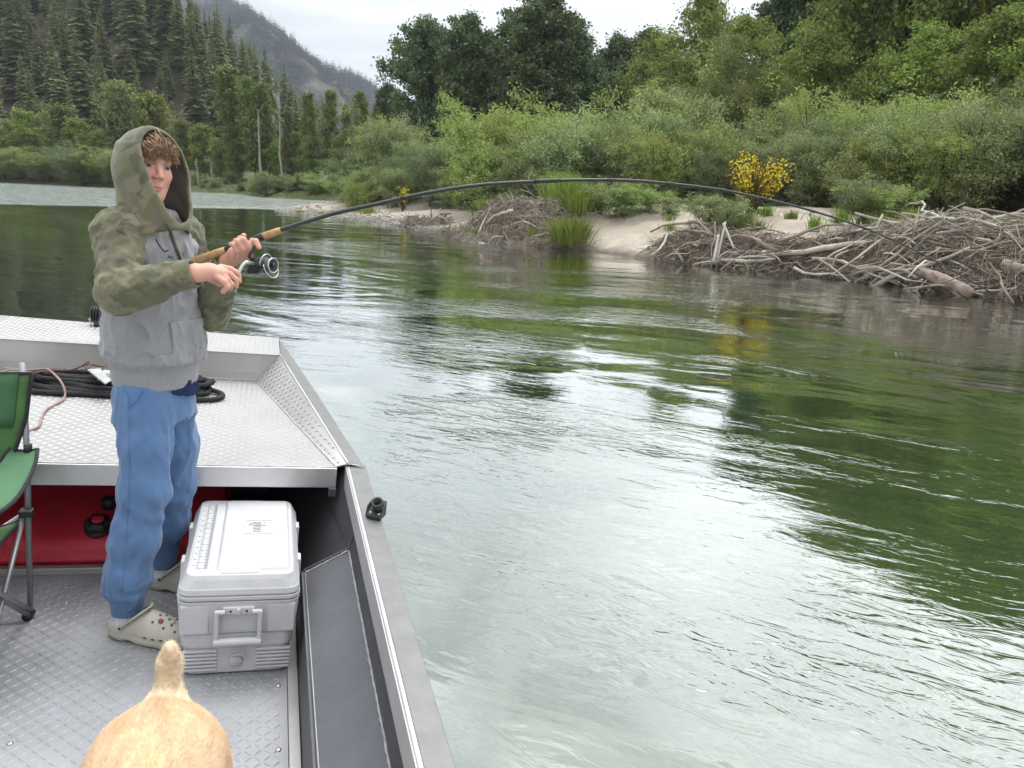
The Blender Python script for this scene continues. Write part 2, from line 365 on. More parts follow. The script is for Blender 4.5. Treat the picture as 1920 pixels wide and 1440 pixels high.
wx = graded([(-4000,-400,8),(-400,-80,20),(-80,-20,30),(-20,30,60),(30,400,16),(400,4000,8)]); wy = graded([(-300,-10,8),(-10,40,60),(40,130,50),(130,400,10),(400,4000,6)])
WX, WY = np.meshgrid(wx, wy, indexing='ij'); P3 = np.stack([WX.ravel(), WY.ravel()], 1)
a, b = len(wx), len(wy); I = np.arange(a * b).reshape(a, b)
Q = np.stack([I[:-1, :-1], I[1:, :-1], I[1:, 1:], I[:-1, 1:]], -1).reshape(-1, 4)
sh = np.maximum(poly_sd(P3, RIGHT), poly_sd(P3, LEFT))
rf = np.clip((P3[:, 1] - .35 * P3[:, 0] - 47) / 7, 0, 1) * np.clip((400 - P3[:, 1]) / 50, 0, 1)
kind(put('river', fmesh('river', np.hstack([P3, np.zeros((len(P3), 1))]), Q, True, {'riffle': rf, 'shore': np.clip(sh, -30, 5)}), m_water), 'structure')

# hills
def hill(name, toe, slope, xs, ys, nscale, namp, mat_, z0=0, cap=1e9):
    X, Y = np.meshgrid(xs, ys, indexing='ij'); P = np.stack([X.ravel(), Y.ravel()], 1)
    z = hillz(P, toe, slope, nscale, namp, cap)
    a, b = len(xs), len(ys); I = np.arange(a * b).reshape(a, b)
    Q = np.stack([I[:-1, :-1], I[1:, :-1], I[1:, 1:], I[:-1, 1:]], -1).reshape(-1, 4)
    return kind(put(name, fmesh(name, np.stack([P[:, 0], P[:, 1], z], 1), Q), mat_), 'structure')
def hillz(P, toe, slope, nscale, namp, cap=1e9):
    d = poly_sd(P, toe); s = np.clip(d, 0, None)
    return np.where(d > 0, np.minimum(s * slope, cap) + namp * (vnoise(P, nscale, 7) - .5) * np.clip(s / 20, 0, 1) + namp * .5 * (vnoise(P, nscale * .4, 9) - .5) * np.clip(s / 20, 0, 1), -2)
H1 = (np.array([(-26,112),(-50,210),(-95,380),(-700,420),(-700,150),(-120,120),(-60,108)], float), .75, 34, 10, 160)
H2 = (np.array([(-40,600),(-40,1600),(-2500,1600),(-2500,600)], float), .62, 90, 40, 330)
m_forest = mat('forest_floor', (.045, .05, .025), .95, var=.4, vscale=.15, col2=(.09, .075, .05), spec=.1)
m_talus = mat('talus_slope', (.035, .045, .035), .95, var=.3, vscale=.018, col2=(.16, .125, .10), spec=.1, bump=2.0, bscale=.2)
hill('hill', H1[0], H1[1], graded([(-420,-120,30),(-120,-20,70)]), graded([(100,260,80),(260,420,24)]), H1[2], H1[3], m_forest, cap=H1[4])
hill('mountain', H2[0], H2[1], graded([(-1600,-500,24),(-500,-30,90)]), graded([(590,1000,80),(1000,1600,30)]), H2[2], H2[3], m_talus, cap=H2[4])

# ------------------------------------------------------------------ vegetation
def leaves(rng, C, size, aspect=.55, up=.35, curl=.18, axis=None):
    """one bent, diamond-shaped leaf for each centre"""
    m = len(C); C = np.asarray(C)
    nrm = rng.normal(size=(m, 3)); nrm[:, 2] = np.abs(nrm[:, 2]) + up; nrm /= np.linalg.norm(nrm, axis=1)[:, None]
    d = rng.normal(size=(m, 3)) if axis is None else axis + rng.normal(size=(m, 3)) * .5
    d -= nrm * (d * nrm).sum(1)[:, None]; d /= np.linalg.norm(d, axis=1)[:, None] + 1e-9
    s = np.cross(nrm, d); L_ = (size * rng.uniform(.6, 1.35, m))[:, None]; W_ = L_ * aspect * rng.uniform(.8, 1.2, (m, 1))
    V = np.stack([C, C + d * L_ * .5 + s * W_ * .5 + nrm * L_ * curl * .5, C + d * L_ - nrm * L_ * curl, C + d * L_ * .5 - s * W_ * .5 + nrm * L_ * curl * .5], 1).reshape(-1, 3)
    Fq = np.arange(m * 4).reshape(m, 4)
    lv = np.repeat(rng.uniform(0, 1, m), 4)
    return V, Fq, lv
def tree_meshes(name, seed, h, w, h0=.22, nb=46, clumps=5, per=90, leaf=.2, aspect=.6, cr=.55, trunk=.16, shape='oval', stems=1, lean=.03, upb=.5, axis=None):
    """trunk mesh and crown mesh of a broadleaf; the crown is leaf clumps spread along real limbs"""
    rng = np.random.default_rng(seed); tb = MB(); cen = []; rad = []
    for s_ in range(stems):
        off = rng.normal(size=2) * (w * .10 if stems > 1 else 0); tilt = rng.normal(size=2) * (lean + (.16 if stems > 1 else 0)) * h
        hh = h * (1 if s_ == 0 else rng.uniform(.7, .98))
        tt = np.linspace(0, 1, 9)
        T = np.stack([off[0] + tilt[0] * tt ** 1.3 + np.cumsum(rng.normal(size=9)) * .012 * h * .5, off[1] + tilt[1] * tt ** 1.3 + np.cumsum(rng.normal(size=9)) * .012 * h * .5, tt * hh - .15 * (tt == 0)], 1)
        rt_ = trunk * (1 - tt * .93) / (1 if stems == 1 else 1.6); tb.tube(T, np.maximum(rt_, .012), 7)
        for i in range(nb // stems):
            f = h0 + (1 - h0) * ((i + rng.uniform(0, 1)) / (nb // stems)); f = min(f, .985)
            p0 = np.array([np.interp(f, tt, T[:, k]) for k in range(3)])
            g = (f - h0) / (1 - h0)
            env = {'oval': math.sin(math.pi * min(1, max(.06, g * .86 + .14))) ** .7, 'cone': (1 - g) ** .75 + .08, 'round': math.sqrt(max(.05, 1 - (2 * g - .85) ** 2 * .9)), 'col': (.55 + .45 * math.sin(math.pi * min(1, g + .15))) * (1 if g < .85 else .6)}[shape]
            az = i * 2.399 + rng.uniform(-.5, .5); ln = w * .5 * env * rng.uniform(.55, 1.12)
            dirv = np.array([math.cos(az), math.sin(az), upb * rng.uniform(.3, 1.3)]); 
            q = np.linspace(0, 1, 4)[:, None]
            B = p0 + dirv * ln * q * np.array([1, 1, .55]) + np.array([0, 0, 1]) * (q ** 2) * ln * .15 * upb
            tb.tube(B, np.linspace(max(.01, np.interp(f, tt, rt_) * .45), .006, 4), 4, caps=False)
            for c in range(clumps):
                u = rng.uniform(.3, 1.08); c0 = p0 + (B[-1] - p0) * u + rng.normal(size=3) * np.array([1, 1, .8]) * cr * .55
                cen.append(c0); rad.append(cr * rng.uniform(.5, 1.15))
    cen = np.array(cen); rad = np.array(rad)
    k = np.repeat(np.arange(len(cen)), per)
    P = cen[k] + rng.normal(size=(len(k), 3)) * rad[k][:, None] * np.array([.5, .5, .36])
    P = P[(P[:, 2] > .15)]
    V, Fq, lv = leaves(rng, P, leaf, aspect, axis=axis)
    return tb.mesh(name + '_trunk', smooth=True), fmesh(name + '_crown', V, Fq, False, {'lv': lv})
def conifer_meshes(name, seed, h, w, levels=46, nbr=8, lod=1, bare=.06):
    rng = np.random.default_rng(seed); V = []; Fq = []; lv = []; k = 0
    for i in range(levels):
        f = bare + (1 - bare) * (i + rng.uniform(-.3, .3)) / levels; f = min(max(f, bare), .99)
        env = ((1 - f) ** .8) * (.55 + .45 * min(1, (f - bare) * 6 + .3)) * w * .5 + .12
        nn = max(3, int(nbr * (1 - f * .55)))
        for j in range(nn):
            az = rng.uniform(0, 2 * math.pi); ln = env * rng.uniform(.6, 1.18); d = np.array([math.cos(az), math.sin(az), 0]); s = np.array([-d[1], d[0], 0])
            z0 = f * h; dr = ln * rng.uniform(.18, .45); wd = ln * rng.uniform(.22, .36) + .1
            # a drooping branch: two folded leaf-shaped fans with ragged side sprays
            a0 = np.array([0, 0, z0]); a1 = d * ln * .55 + np.array([0, 0, z0 - dr * .35]); a2 = d * ln + np.array([0, 0, z0 - dr])
            sides = (1, -1)
            for sg in sides:
                V += [a0, a1 + s * sg * wd + np.array([0, 0, -wd * .45]), a2, a1 + np.array([0, 0, .06])]; Fq.append((k, k + 1, k + 2, k + 3)); k += 4; lv += [rng.uniform(0, 1)] * 4
            if lod:
                for q in (.35, .7):
                    for sg in sides:
                        b0 = a0 + (a2 - a0) * q; e = b0 + s * sg * wd * rng.uniform(.8, 1.5) + d * ln * .22 - np.array([0, 0, wd * .5]); m_ = (b0 + e) / 2
                        V += [b0, m_ + d * .16 * wd + np.array([0, 0, .03]), e, m_ - d * .22 * wd]; Fq.append((k, k + 1, k + 2, k + 3)); k += 4; lv += [rng.uniform(0, 1)] * 4
    V += [np.array([.15, 0, h * .93]), np.array([0, .12, h * .97]), np.array([0, 0, h * 1.03]), np.array([-.12, -.05, h * .95])]; Fq.append((k, k + 1, k + 2, k + 3)); lv += [.8] * 4
    tb = MB().tube([(0, 0, -1), (0, 0, h * .5), (0, 0, h * .98)], [h * .016, h * .01, .02], 6)
    return tb.mesh(name + '_trunk', smooth=True), fmesh(name + '_crown', np.array(V), np.array(Fq), False, {'lv': np.array(lv)})
def place(name, meshes, loc, sc, rot, label, cat, group, pn=('trunk', 'crown')):
    o = bpy.data.objects.new(name, None); COL.objects.link(o); tag(o, label, cat, group)
    o.location = [float(q) for q in loc]; o.rotation_euler = (0, 0, rot); o.scale = (sc, sc, sc) if np.isscalar(sc) else sc
    for nme, m in zip(pn, meshes):
        c = bpy.data.objects.new(nme, m); COL.objects.link(c); c.parent = o
    return o
m_bark = mat('bark_dark', (.06, .05, .04), .9, var=.3, vscale=3, bump=.02, bscale=12)
m_barkp = mat('bark_pale', (.30, .28, .25), .85, var=.3, vscale=2, bump=.02, bscale=12)
m_cot = leafmat('leaf_cottonwood', (0.036,0.071,0.026), (0.138,0.194,0.077), .22)
m_ald = leafmat('leaf_alder', (0.076,0.127,0.025), (0.262,0.337,0.067), .32)
m_wil = leafmat('leaf_willow', (.115,.160,.058), (.33,.405,.18), .30, nscale=.7)
m_wil2 = leafmat('leaf_willow_yellow', (.125,.180,.045), (.33,.41,.115), .35, nscale=.7)
m_wil3 = leafmat('leaf_willow_dark', (.070,.110,.045), (.21,.275,.125), .25, nscale=.7)
m_olv = leafmat('leaf_olive', (0.081,0.120,0.031), (0.209,0.254,0.077), .3)
m_con = leafmat('needle_fir', (.072,.105,.044), (.26,.30,.115), .12, nscale=.25)
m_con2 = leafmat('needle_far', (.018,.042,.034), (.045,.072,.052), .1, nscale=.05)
def withm(pair, *ms):
    for m, k in zip(pair, ms): m.materials.clear(); m.materials.append(k)
    return pair
COT = [withm(tree_meshes('cottonwood%d' % i, 10 + i, 13, 6.2, .20, 56, 6, 75, .23, .75, .62, .19, 'oval', upb=.9), m_bark, m_cot) for i in range(3)]
ALD = [withm(tree_meshes('alder%d' % i, 20 + i, 12, 7.0, .12, 60, 6, 62, .20, .7, .72, .15, 'round', upb=.6), m_bark, m_ald) for i in range(3)]
SAL = [withm(tree_meshes('grey_willow%d' % i, 30 + i, 7, 5.5, .1, 50, 6, 60, .17, .35, .55, .10, 'round', upb=.9, stems=3), m_bark, m_olv) for i in range(2)]
WIL = [withm(tree_meshes('willow%d' % i, 40 + i, 2.7, 2.9, .05, 48, 6, 34, .105, .36, .30, .035, 'round', upb=1.5 - .1 * (i % 3), stems=6 + i % 3), m_bark, [m_wil, m_wil2, m_wil, m_wil3, m_wil2][i]) for i in range(5)]
FAR = [withm(tree_meshes('far_alder%d' % i, 50 + i, 9, 6.5, .06, 40, 6, 26, .34, .75, .75, .12, 'round', upb=.6), m_bark, m_ald if i < 2 else m_olv) for i in range(3)]
CLM = [withm(tree_meshes('tall_poplar%d' % i, 60 + i, 15, 3.6, .10, 70, 5, 26, .30, .75, .55, .14, 'col', upb=.9), m_bark, m_olv) for i in range(2)]
CON = [withm(conifer_meshes('conifer%d' % i, 70 + i, 20, 7.2 + i * .5, 50, 10), m_bark, m_con) for i in range(4)]
for me_ in [c[1] for c in COT + ALD + SAL + WIL + FAR + CLM + CON]: pass
rng = np.random.default_rng(5)
def colx(px, Y): return float(wpt(px, 345, y=Y)[0])
def hgt(px, top, Y): return float(wpt(px, top, y=Y)[2])
def zone(x):
    return 'beyond the big drift pile' if x > 8.5 else 'behind the boards and long pale log' if x > 4.4 else 'around the yellow broom' if x > 2.6 else 'behind the tall grass tufts' if x > .2 else 'above the matted drift' if x > -3 else 'above the gravel spit'
def grow(lst, px, top, Y, label, cat, name, group, baseh, z=None, wsc=1.0):
    x = colx(px, Y); zb = lz(x, Y) - .1 if z is None else z; hh = hgt(px, top, Y) - zb
    m = lst[rng.integers(len(lst))]; s = hh / baseh
    return place(name, m, (x, Y, zb), (s * wsc, s * wsc, s), rng.uniform(0, 6.28), label, cat, group)
# dark cottonwoods behind the thicket
for px, top, Y, ws in [(783,48,62,.85),(826,70,66,.8),(862,42,60,.85),(905,75,64,.8),(960,28,60,.9),(1000,2,56,1.0),(1062,40,58,.95),(1092,100,60,.8),(1150,78,66,.9),(1190,70,70,.9),(735,165,78,.8),(1120,130,72,.8),(850,150,74,.9)]:
    grow(COT, px, top, Y, 'dark green cottonwood rising behind the pale willow thicket', 'tree', 'cottonwood_tree', 'dark cottonwoods behind the willow thicket', 13, wsc=ws * 1.05)
for px, top, Y, ws in [(1440,-30,60,.8),(1490,-200,58,.9),(1560,-220,57,.9)]:
    grow(COT, px, top, Y, 'tall dark cottonwood standing between the bright green alders', 'tree', 'cottonwood_tree', 'dark cottonwoods among the alders', 13, wsc=ws)
for px, top, Y, ws in [(1225,70,60,.9),(1290,-2,57,.8),(1262,110,50,1.0),(1375,45,52,.95),(1510,75,44,1.05),(1590,-110,46,.9),(1450,150,42,1.1),(1660,-300,46,.85),(1740,-330,44,.85),(1620,120,38,1.1),(1720,60,35,1.1),(1800,-400,44,.8),(1860,-470,43,.75),(1830,40,33,1.1),(1930,-520,42,.75),(1960,-50,31,1.0),(2060,-540,42,.8),(2200,-560,42,.8),(2380,-420,36,.9),(2600,-420,34,.9)]:
    grow(ALD, px, top, Y, 'bright green alder rising behind the willow thicket, ' + ('beside the dark cottonwoods' if px < 1400 else 'beyond the broom' if px < 1600 else 'beyond the big drift pile'), 'tree', 'alder_tree', 'bright green alders ' + ('beside the dark cottonwoods' if px < 1400 else 'beyond the broom' if px < 1600 else 'beyond the big drift pile'), 12, wsc=ws)
for px, top, Y in [(1335,95,42),(1265,170,40),(1400,175,38),(1890,160,27)]:
    grow(SAL, px, top, Y, 'rounded grey-green willow tree with fine foliage among the alders', 'tree', 'willow_tree', 'grey-green willow trees among the alders', 7)
# willow thicket on the sandbank
def shoreY(px):
    pxs = [510,560,620,700,760,830,900,1000,1100,1240,1350,1500,1640,1760,1920,2300]
    return float(np.interp(px, pxs, list(SHORE[:, 1]) + [11.5]))
for row, (off, top, jit, step) in enumerate([(7.0,282,20,40),(9.0,254,18,44),(12,236,18,56)]):
    px = 700 + row * 20
    while px < 2150:
        Y = shoreY(px) + off + rng.uniform(-.7, .9) + (2.0 if px < 900 else 0)
        tp = top + rng.uniform(-jit, jit) * 1.25 + rng.choice([0, 0, -24, 22]) - (30 if px > 1650 else 0) + (18 if px < 820 else 0)
        if row == 0 and 1330 < px < 1480: Y += 1.6
        grow(WIL, px, tp, Y, 'willow shrub in the %s row of the thicket %s' % (('front', 'middle', 'back')[row], zone(colx(px, Y))), 'shrub', 'willow_shrub', 'willow thicket on the sandbank, %s row, %s' % (('front', 'middle', 'back')[row], zone(colx(px, Y))), 2.7, wsc=.95)
        px += step * rng.uniform(.8, 1.2)
for px, tp, Y in [(655,300,42),(672,318,40),(690,285,43),(716,275,43.5),(700,312,41),(745,300,40),(668,345,38.5),(735,322,38)]:
    grow(WIL, px, tp, Y, 'willow shrub at the gravel end of the sandbank', 'shrub', 'willow_shrub', 'willow shrubs at the gravel end of the sandbank', 2.7)
for px, tp, Y, s in [(1160,352,23.2,1.2),(1195,350,23.4,1.2),(1215,358,23.0,1.1),(1340,372,20.6,1.0),(1375,378,20.2,1.0),(1620,345,19.3,1.1),(1655,352,18.8,1.0),(1260,372,22.5,1.0)]:
    grow(WIL, px, tp, Y, 'low willow bush on the open sand in front of the thicket', 'bush', 'willow_bush', 'low bushes on the open sand', 2.7, wsc=1.4 * s)
# far left bank
for px, tp, Y, ws in [(20,232,104,1),(70,215,103,1),(125,205,100,1),(160,232,97,1),(185,250,95,.9),(235,165,101,.9),(345,232,92,.9),(385,240,90,.95),(415,265,85,.9),(300,180,100,.9),(560,255,80,.8),(585,260,78,.8),(640,262,76,.8),(520,268,82,.8),(-40,220,106,1),(-100,215,110,1),(445,270,82,.7)]:
    grow(FAR, px, tp, Y, 'round leafy tree at the foot of the forested hill across the river', 'tree', 'leafy_tree', 'leafy trees along the far bank', 9, wsc=ws)
for px, tp, Y, ws in [(448,132,84,1.25),(478,150,82,1.0),(505,160,83,.9),(540,210,80,.8),(590,178,79,.85),(617,172,78,.9),(682,176,74,1.1),(655,200,76,.8),(705,200,77,.9),(570,215,84,.8)]:
    grow(CLM, px, tp, Y, 'tall slender poplar with a bare lower trunk on the far bank', 'tree', 'poplar_tree', 'tall slender poplars on the far bank', 15, wsc=ws)
lx = -46
for i in range(64):
    px = -60 + i * 11.5 + rng.uniform(-4, 4)
    Ysh = float(np.interp(px, [-60,0,150,225,350,440,500,620,760], [100,97.7,89.6,84.6,76.8,76.1,65.5,61.5,64]))
    tp = (292 if px < 240 else 338) + rng.uniform(-14, 12); Y = Ysh + rng.uniform(1.2, 4)
    grow(WIL if i % 3 else FAR, px, tp, Y, 'low green bush along the water on the far bank', 'bush', 'bank_bush', 'low bushes along the far bank', 2.7 if i % 3 else 9, wsc=1.5)
# dead pale snags
def snag(name, seed, px, top, Y, rad, label, fork=6):
    r_ = np.random.default_rng(seed); x = colx(px, Y); zb = lz(x, Y) - .1; h = hgt(px, top, Y) - zb; mb = MB()
    tt = np.linspace(0, 1, 10); T = np.stack([np.cumsum(r_.normal(size=10)) * .006 * h, np.cumsum(r_.normal(size=10)) * .006 * h, tt * h], 1)
    mb.tube(T, rad * (1 - .85 * tt), 7); bb = MB()
    for i in range(fork):
        f = r_.uniform(.45, .97); p0 = np.array([np.interp(f, tt, T[:, k]) for k in range(3)]); az = r_.uniform(0, 6.28); ln = h * r_.uniform(.06, .16)
        e = p0 + np.array([math.cos(az) * .6, math.sin(az) * .6, .8]) * ln; m_ = (p0 + e) / 2 + np.array([math.cos(az), math.sin(az), -.3]) * ln * .15
        bb.tube([p0, m_, e], [rad * .35, rad * .22, rad * .08], 5)
    o = bpy.data.objects.new(name, None); COL.objects.link(o); tag(o, label, 'dead tree'); o.location = (x, Y, zb)
    put('trunk', mb.mesh('snag_trunk', smooth=True), m_barkp, o); put('limb', bb.mesh('snag_limb', smooth=True), m_barkp, o)
snag('dead_tree', 1, 489, 205, 79, .16, 'bare straight pale dead trunk among the poplars', 3)
snag('dead_tree', 2, 530, 172, 79.5, .17, 'bare forked pale dead tree taller than its neighbours on the far bank', 10)
snag('dead_tree', 3, 372, 296, 79, .10, 'small grey leafless tree with spread limbs beside the low far bank', 14)
snag('dead_tree', 4, 398, 300, 78.5, .09, 'small white leafless tree leaning over the low far bank', 12)
# conifers on the hill: the ones that show largest are trees, the rest one forest
cand = []
for i in range(11000):
    x, y = rng.uniform(-190, -24), rng.uniform(106, 300)
    if any((x - c[0]) ** 2 + (y - c[1]) ** 2 < (3.1 + c[1] * .005) ** 2 for c in cand): continue
    if poly_sd(np.array([(x, y)]), H1[0])[0] < 1.0: continue
    if x / y < -.80: continue
    cand.append((x, y))
cand = np.array(cand); zz = hillz(cand, H1[0], H1[1], H1[2], H1[3], H1[4])
dist = np.hypot(cand[:, 0], cand[:, 1]); order = np.argsort(dist)
far_sel = []
for q, i in enumerate(order):
    x, y, z = cand[i, 0], cand[i, 1], zz[i]
    s = rng.uniform(.45, .88) * (1.0 if dist[i] > 140 else .85)
    if q < 290:
        m = CON[rng.integers(4)]
        place('fir_tree', m, (x, y, z - .5), (s * rng.uniform(.85, 1.1), s * rng.uniform(.85, 1.1), s), rng.uniform(0, 6.28), 'dark green fir tree ' + ('at the foot of the forested hill behind the leafy trees' if z < 14 else 'half way up the forested hill' if z < 34 else 'high on the forested hill'), 'tree', 'fir trees ' + ('at the foot of the hill' if z < 14 else 'half way up the hill' if z < 34 else 'high on the hill'))
    else: far_sel.append((x, y, z, s))
def forest(name, pts, tmpl, mat_, label, hs, ws):
    tv = np.array([v.co[:] for v in tmpl.vertices]); tf = np.array([list(pp.vertices) for pp in tmpl.polygons]); m = len(tv)
    V = []; Fq = []; lv = []
    for i, (x, y, z, s) in enumerate(pts):
        a_ = rng.uniform(0, 6.28); c, s_ = math.cos(a_), math.sin(a_)
        w_ = tv * np.array([s * ws, s * ws, s * hs * rng.uniform(.85, 1.15)]); V.append(np.stack([w_[:, 0] * c - w_[:, 1] * s_ + x, w_[:, 0] * s_ + w_[:, 1] * c + y, w_[:, 2] + z - .4], 1)); Fq.append(tf + i * m); lv.append(np.full(m, rng.uniform(0, 1)))
    o = kind(put(name, fmesh(name, np.vstack(V), np.vstack(Fq), False, {'lv': np.concatenate(lv)}), mat_), 'stuff')
    tag(o, label, 'forest'); return o
low = conifer_meshes('low_conifer', 90, 20, 7.4, 24, 7, 0)[1]
forest('hill_forest', far_sel, low, m_con, 'dense fir forest covering the upper part of the near hill', 1, 1.15)
pts = []
for i in range(15000):
    x, y = rng.uniform(-620, -44), rng.uniform(604, 1050)
    if vnoise(np.array([(x, y)]), 46, 21)[0] * .6 + vnoise(np.array([(x, y)]), 17, 22)[0] * .4 < .45: continue
    pts.append((x, y))
pts = np.array(pts); pz = hillz(pts, H2[0], H2[1], H2[2], H2[3], H2[4])
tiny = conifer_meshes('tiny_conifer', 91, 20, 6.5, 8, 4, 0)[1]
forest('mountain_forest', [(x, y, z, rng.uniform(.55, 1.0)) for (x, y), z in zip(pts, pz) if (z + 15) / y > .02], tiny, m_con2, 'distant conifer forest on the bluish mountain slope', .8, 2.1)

# ------------------------------------------------------------------ sandbank: driftwood, grass, broom, pebbles
rng = np.random.default_rng(11)
m_wood = mat('driftwood_grey', (.25, .215, .175), .88, var=.4, vscale=3, col2=(.50, .45, .38), bump=.004, bscale=40, scale3=(1, 1, 1))
m_woodd = mat('driftwood_brown', (.115, .088, .062), .9, var=.4, vscale=4, col2=(.30, .245, .185), bump=.004, bscale=40)
m_woodw = mat('driftwood_bleached', (.52, .48, .43), .85, var=.15, vscale=5, bump=.003, bscale=50)
m_woodr = mat('driftwood_bark', (.15, .085, .058), .9, var=.3, vscale=5, col2=(.32, .27, .225), bump=.006, bscale=30)
def stickmesh(name, seed, n=6, bend=.08, fork=False):
    r_ = np.random.default_rng(seed); q = np.linspace(0, 1, 6); mb = MB()
    T = np.stack([q, np.cumsum(r_.normal(size=6)) * bend * .4, np.cumsum(r_.normal(size=6)) * bend * .4], 1); mb.tube(T, np.linspace(.02, .009, 6) * r_.uniform(.8, 1.3), n)
    if fork:
        b0 = T[3]; mb.tube([b0, b0 + np.array([.16, .10, .06]), b0 + np.array([.34, .17, .15])], [.012, .009, .005], 5)
    return mb.mesh(name, smooth=True)
STK = [stickmesh('stick%d' % i, i, 6, .05 + .03 * (i % 4), i % 3 == 2) for i in range(9)]
for i, me_ in enumerate(STK): me_.materials.append([m_wood, m_woodd, m_wood, m_woodw, m_woodd, m_wood, m_woodd, m_wood, m_woodd][i])
def moundpt():
    w_ = np.array([a_ * b_ for _, _, a_, b_, _, _ in MOUND]); i = rng.choice(len(MOUND), p=w_ / w_.sum()); cx, cy, a_, b_, h_, t_ = MOUND[i]
    r_, th = math.sqrt(rng.uniform(0, 1)) * 1.15, rng.uniform(0, 6.283); u, v = r_ * math.cos(th) * a_, r_ * math.sin(th) * b_
    c, s_ = math.cos(R(t_)), math.sin(R(t_)); return cx + u * c - v * s_, cy + u * s_ + v * c, i
def stick_pose(x, y, ln, lift=.03):
    az = rng.normal(R(-35), .75) + (math.pi if rng.uniform() < .5 else 0); 
    dx, dy = math.cos(az), math.sin(az)
    z0, z1 = lz(x - dx * ln / 2, y - dy * ln / 2), lz(x + dx * ln / 2, y + dy * ln / 2)
    z0, z1 = max(z0, -.02), max(z1, -.02)
    pit = math.atan2(z1 - z0, ln) + rng.normal(0, .22)
    return az, pit, (z0 + z1) / 2 + lift + rng.uniform(0, .14)
def frontpt():
    i = rng.integers(9, len(SHORE) - 1); f = rng.uniform(); p_ = SHORE[i] * (1 - f) + SHORE[i + 1] * f; d_ = rng.uniform(-.5, .6); return p_[0] + d_ * .55, p_[1] + d_ * .8, 7
for i in range(285):
    x, y, k = moundpt() if i % 4 else frontpt(); ln = rng.uniform(.5, 1.9) * (.75 if k in (0, 1, 2, 9) else 1)
    az, pit, zc = stick_pose(x, y, ln); th = min(rng.uniform(.8, 1.9) / ln ** .35, 1.35)
    o = bpy.data.objects.new('driftwood_stick', STK[rng.integers(9)]); COL.objects.link(o)
    M = Matrix.Translation((x, y, zc)) @ Matrix.Rotation(az, 4, 'Z') @ Matrix.Rotation(-pit, 4, 'Y') @ Matrix.Diagonal((ln, ln * th, ln * th, 1)) @ Matrix.Translation((-.5, 0, 0))
    o.matrix_world = M; tag(o, 'weathered driftwood stick lying in the drift piles on the sandbank', 'stick', 'driftwood sticks in the drift piles')
def twigs(name, npts, ptf, lmin, lmax, rad, mats, label, cat, droop=0.0):
    V = []; Fq = []; k = 0
    for i in range(npts):
        x, y = ptf(); ln = rng.uniform(lmin, lmax); az, pit, zc = stick_pose(x, y, ln, .0)
        pit += rng.normal(0, .35) - droop
        d = np.array([math.cos(az) * math.cos(pit), math.sin(az) * math.cos(pit), math.sin(pit)]); s_ = np.cross(d, [0, 0, 1]); s_ /= np.linalg.norm(s_) + 1e-9; u = np.cross(s_, d)
        c = np.array([x, y, zc - .02]); bendv = (s_ * rng.normal() + u * rng.normal()) * ln * .07; r_ = rad * rng.uniform(.6, 1.5)
        for q, b_ in ((-.5, 0), (0, 1), (.5, 0)):
            pp = c + d * ln * q + bendv * b_; rr = r_ * (1 - .35 * (q + .5))
            V += [pp + s_ * rr, pp - s_ * rr * .5 + u * rr * .87, pp - s_ * rr * .5 - u * rr * .87]
        for j in (0, 3):
            for e in range(3): Fq.append((k + j + e, k + j + (e + 1) % 3, k + j + 3 + (e + 1) % 3, k + j + 3 + e))
        k += 9
    o = kind(put(name, fmesh(name, np.array(V), np.array(Fq), True), mats), 'stuff'); tag(o, label, cat); return o
twigs('drift_debris', 5200, lambda: moundpt()[:2], .2, .8, .008, m_wood, 'tangle of thin grey twigs and roots filling the drift piles', 'debris')
twigs('root_mat', 4200, lambda: moundpt()[:2], .12, .55, .006, m_woodd, 'matted brown roots and bark in the drift piles', 'debris', .25)
def shoretw():
    i = rng.integers(9, len(SHORE) - 1) if rng.uniform() < .85 else rng.integers(5, 8); f = rng.uniform(); p_ = SHORE[i] * (1 - f) + SHORE[i + 1] * f; k = 2.2 if i >= 8 else 1; return p_[0] + abs(rng.normal(.05, .16)) * k - .05, p_[1] + abs(rng.normal(.1, .22)) * k - .08 - (.4 if i >= 11 else 0) * rng.uniform()
twigs('waterline_debris', 4200, shoretw, .15, .8, .008, m_woodd, 'thin line of brown twigs washed along the water edge', 'debris')
def onland(px, py, off):
    for Y in np.arange(10, 45, .04):
        c_ = wpt(px, py, y=Y)
        if c_[2] < max(lz(c_[0], c_[1]), 0) + off: return c_
def log(px0, py0, Y0, px1, py1, Y1, r0, r1, label, m=None, name='driftwood_log', bend=.02, n=10, flat=1.0, free=False):
    a_, b_ = (wpt(px0, py0, y=Y0), wpt(px1, py1, y=Y1)) if free else (onland(px0, py0, r0 * .8 + .06), onland(px1, py1, r1 * .8 + .06)); q = np.linspace(0, 1, 9)[:, None]; Ln = np.linalg.norm(b_ - a_)
    T = a_ + (b_ - a_) * q + np.cumsum(rng.normal(size=(9, 3)), 0) * Ln * bend * .3
    base = T.mean(0); rr = np.linspace(r0, r1, 9) * (1 + rng.normal(size=9) * .07)
    mb = MB().tube(T, rr, n, flat=flat)
    o = put(name, mb.mesh('log', base, True), m or m_wood); o.location = base; return tag(o, label, 'log')
log(1343,492,17.9,1360,416,18.1,.075,.05,'flat bleached board standing upright in the drift at the water', m_woodw, 'driftwood_board', .004, 6, .35, free=True)
log(1356,418,18.1,1376,466,18.0,.055,.05,'short bleached board leaning against the upright board', m_woodw, 'driftwood_board', .004, 6, .5, free=True)
log(1338,490,17.85,1347,440,17.95,.085,.07,'broad grey slab wedged beside the upright board', m_woodw, 'driftwood_slab', .004, 6, .3, free=True)
log(1368,474,18.2,1448,471,18.1,.06,.05,'short pale log lying on the sand beside the upright board', m_woodw)
log(1400,484,17.8,1618,464,17.2,.05,.075,'long pale curved log lying along the drift line', m_wood, bend=.03)
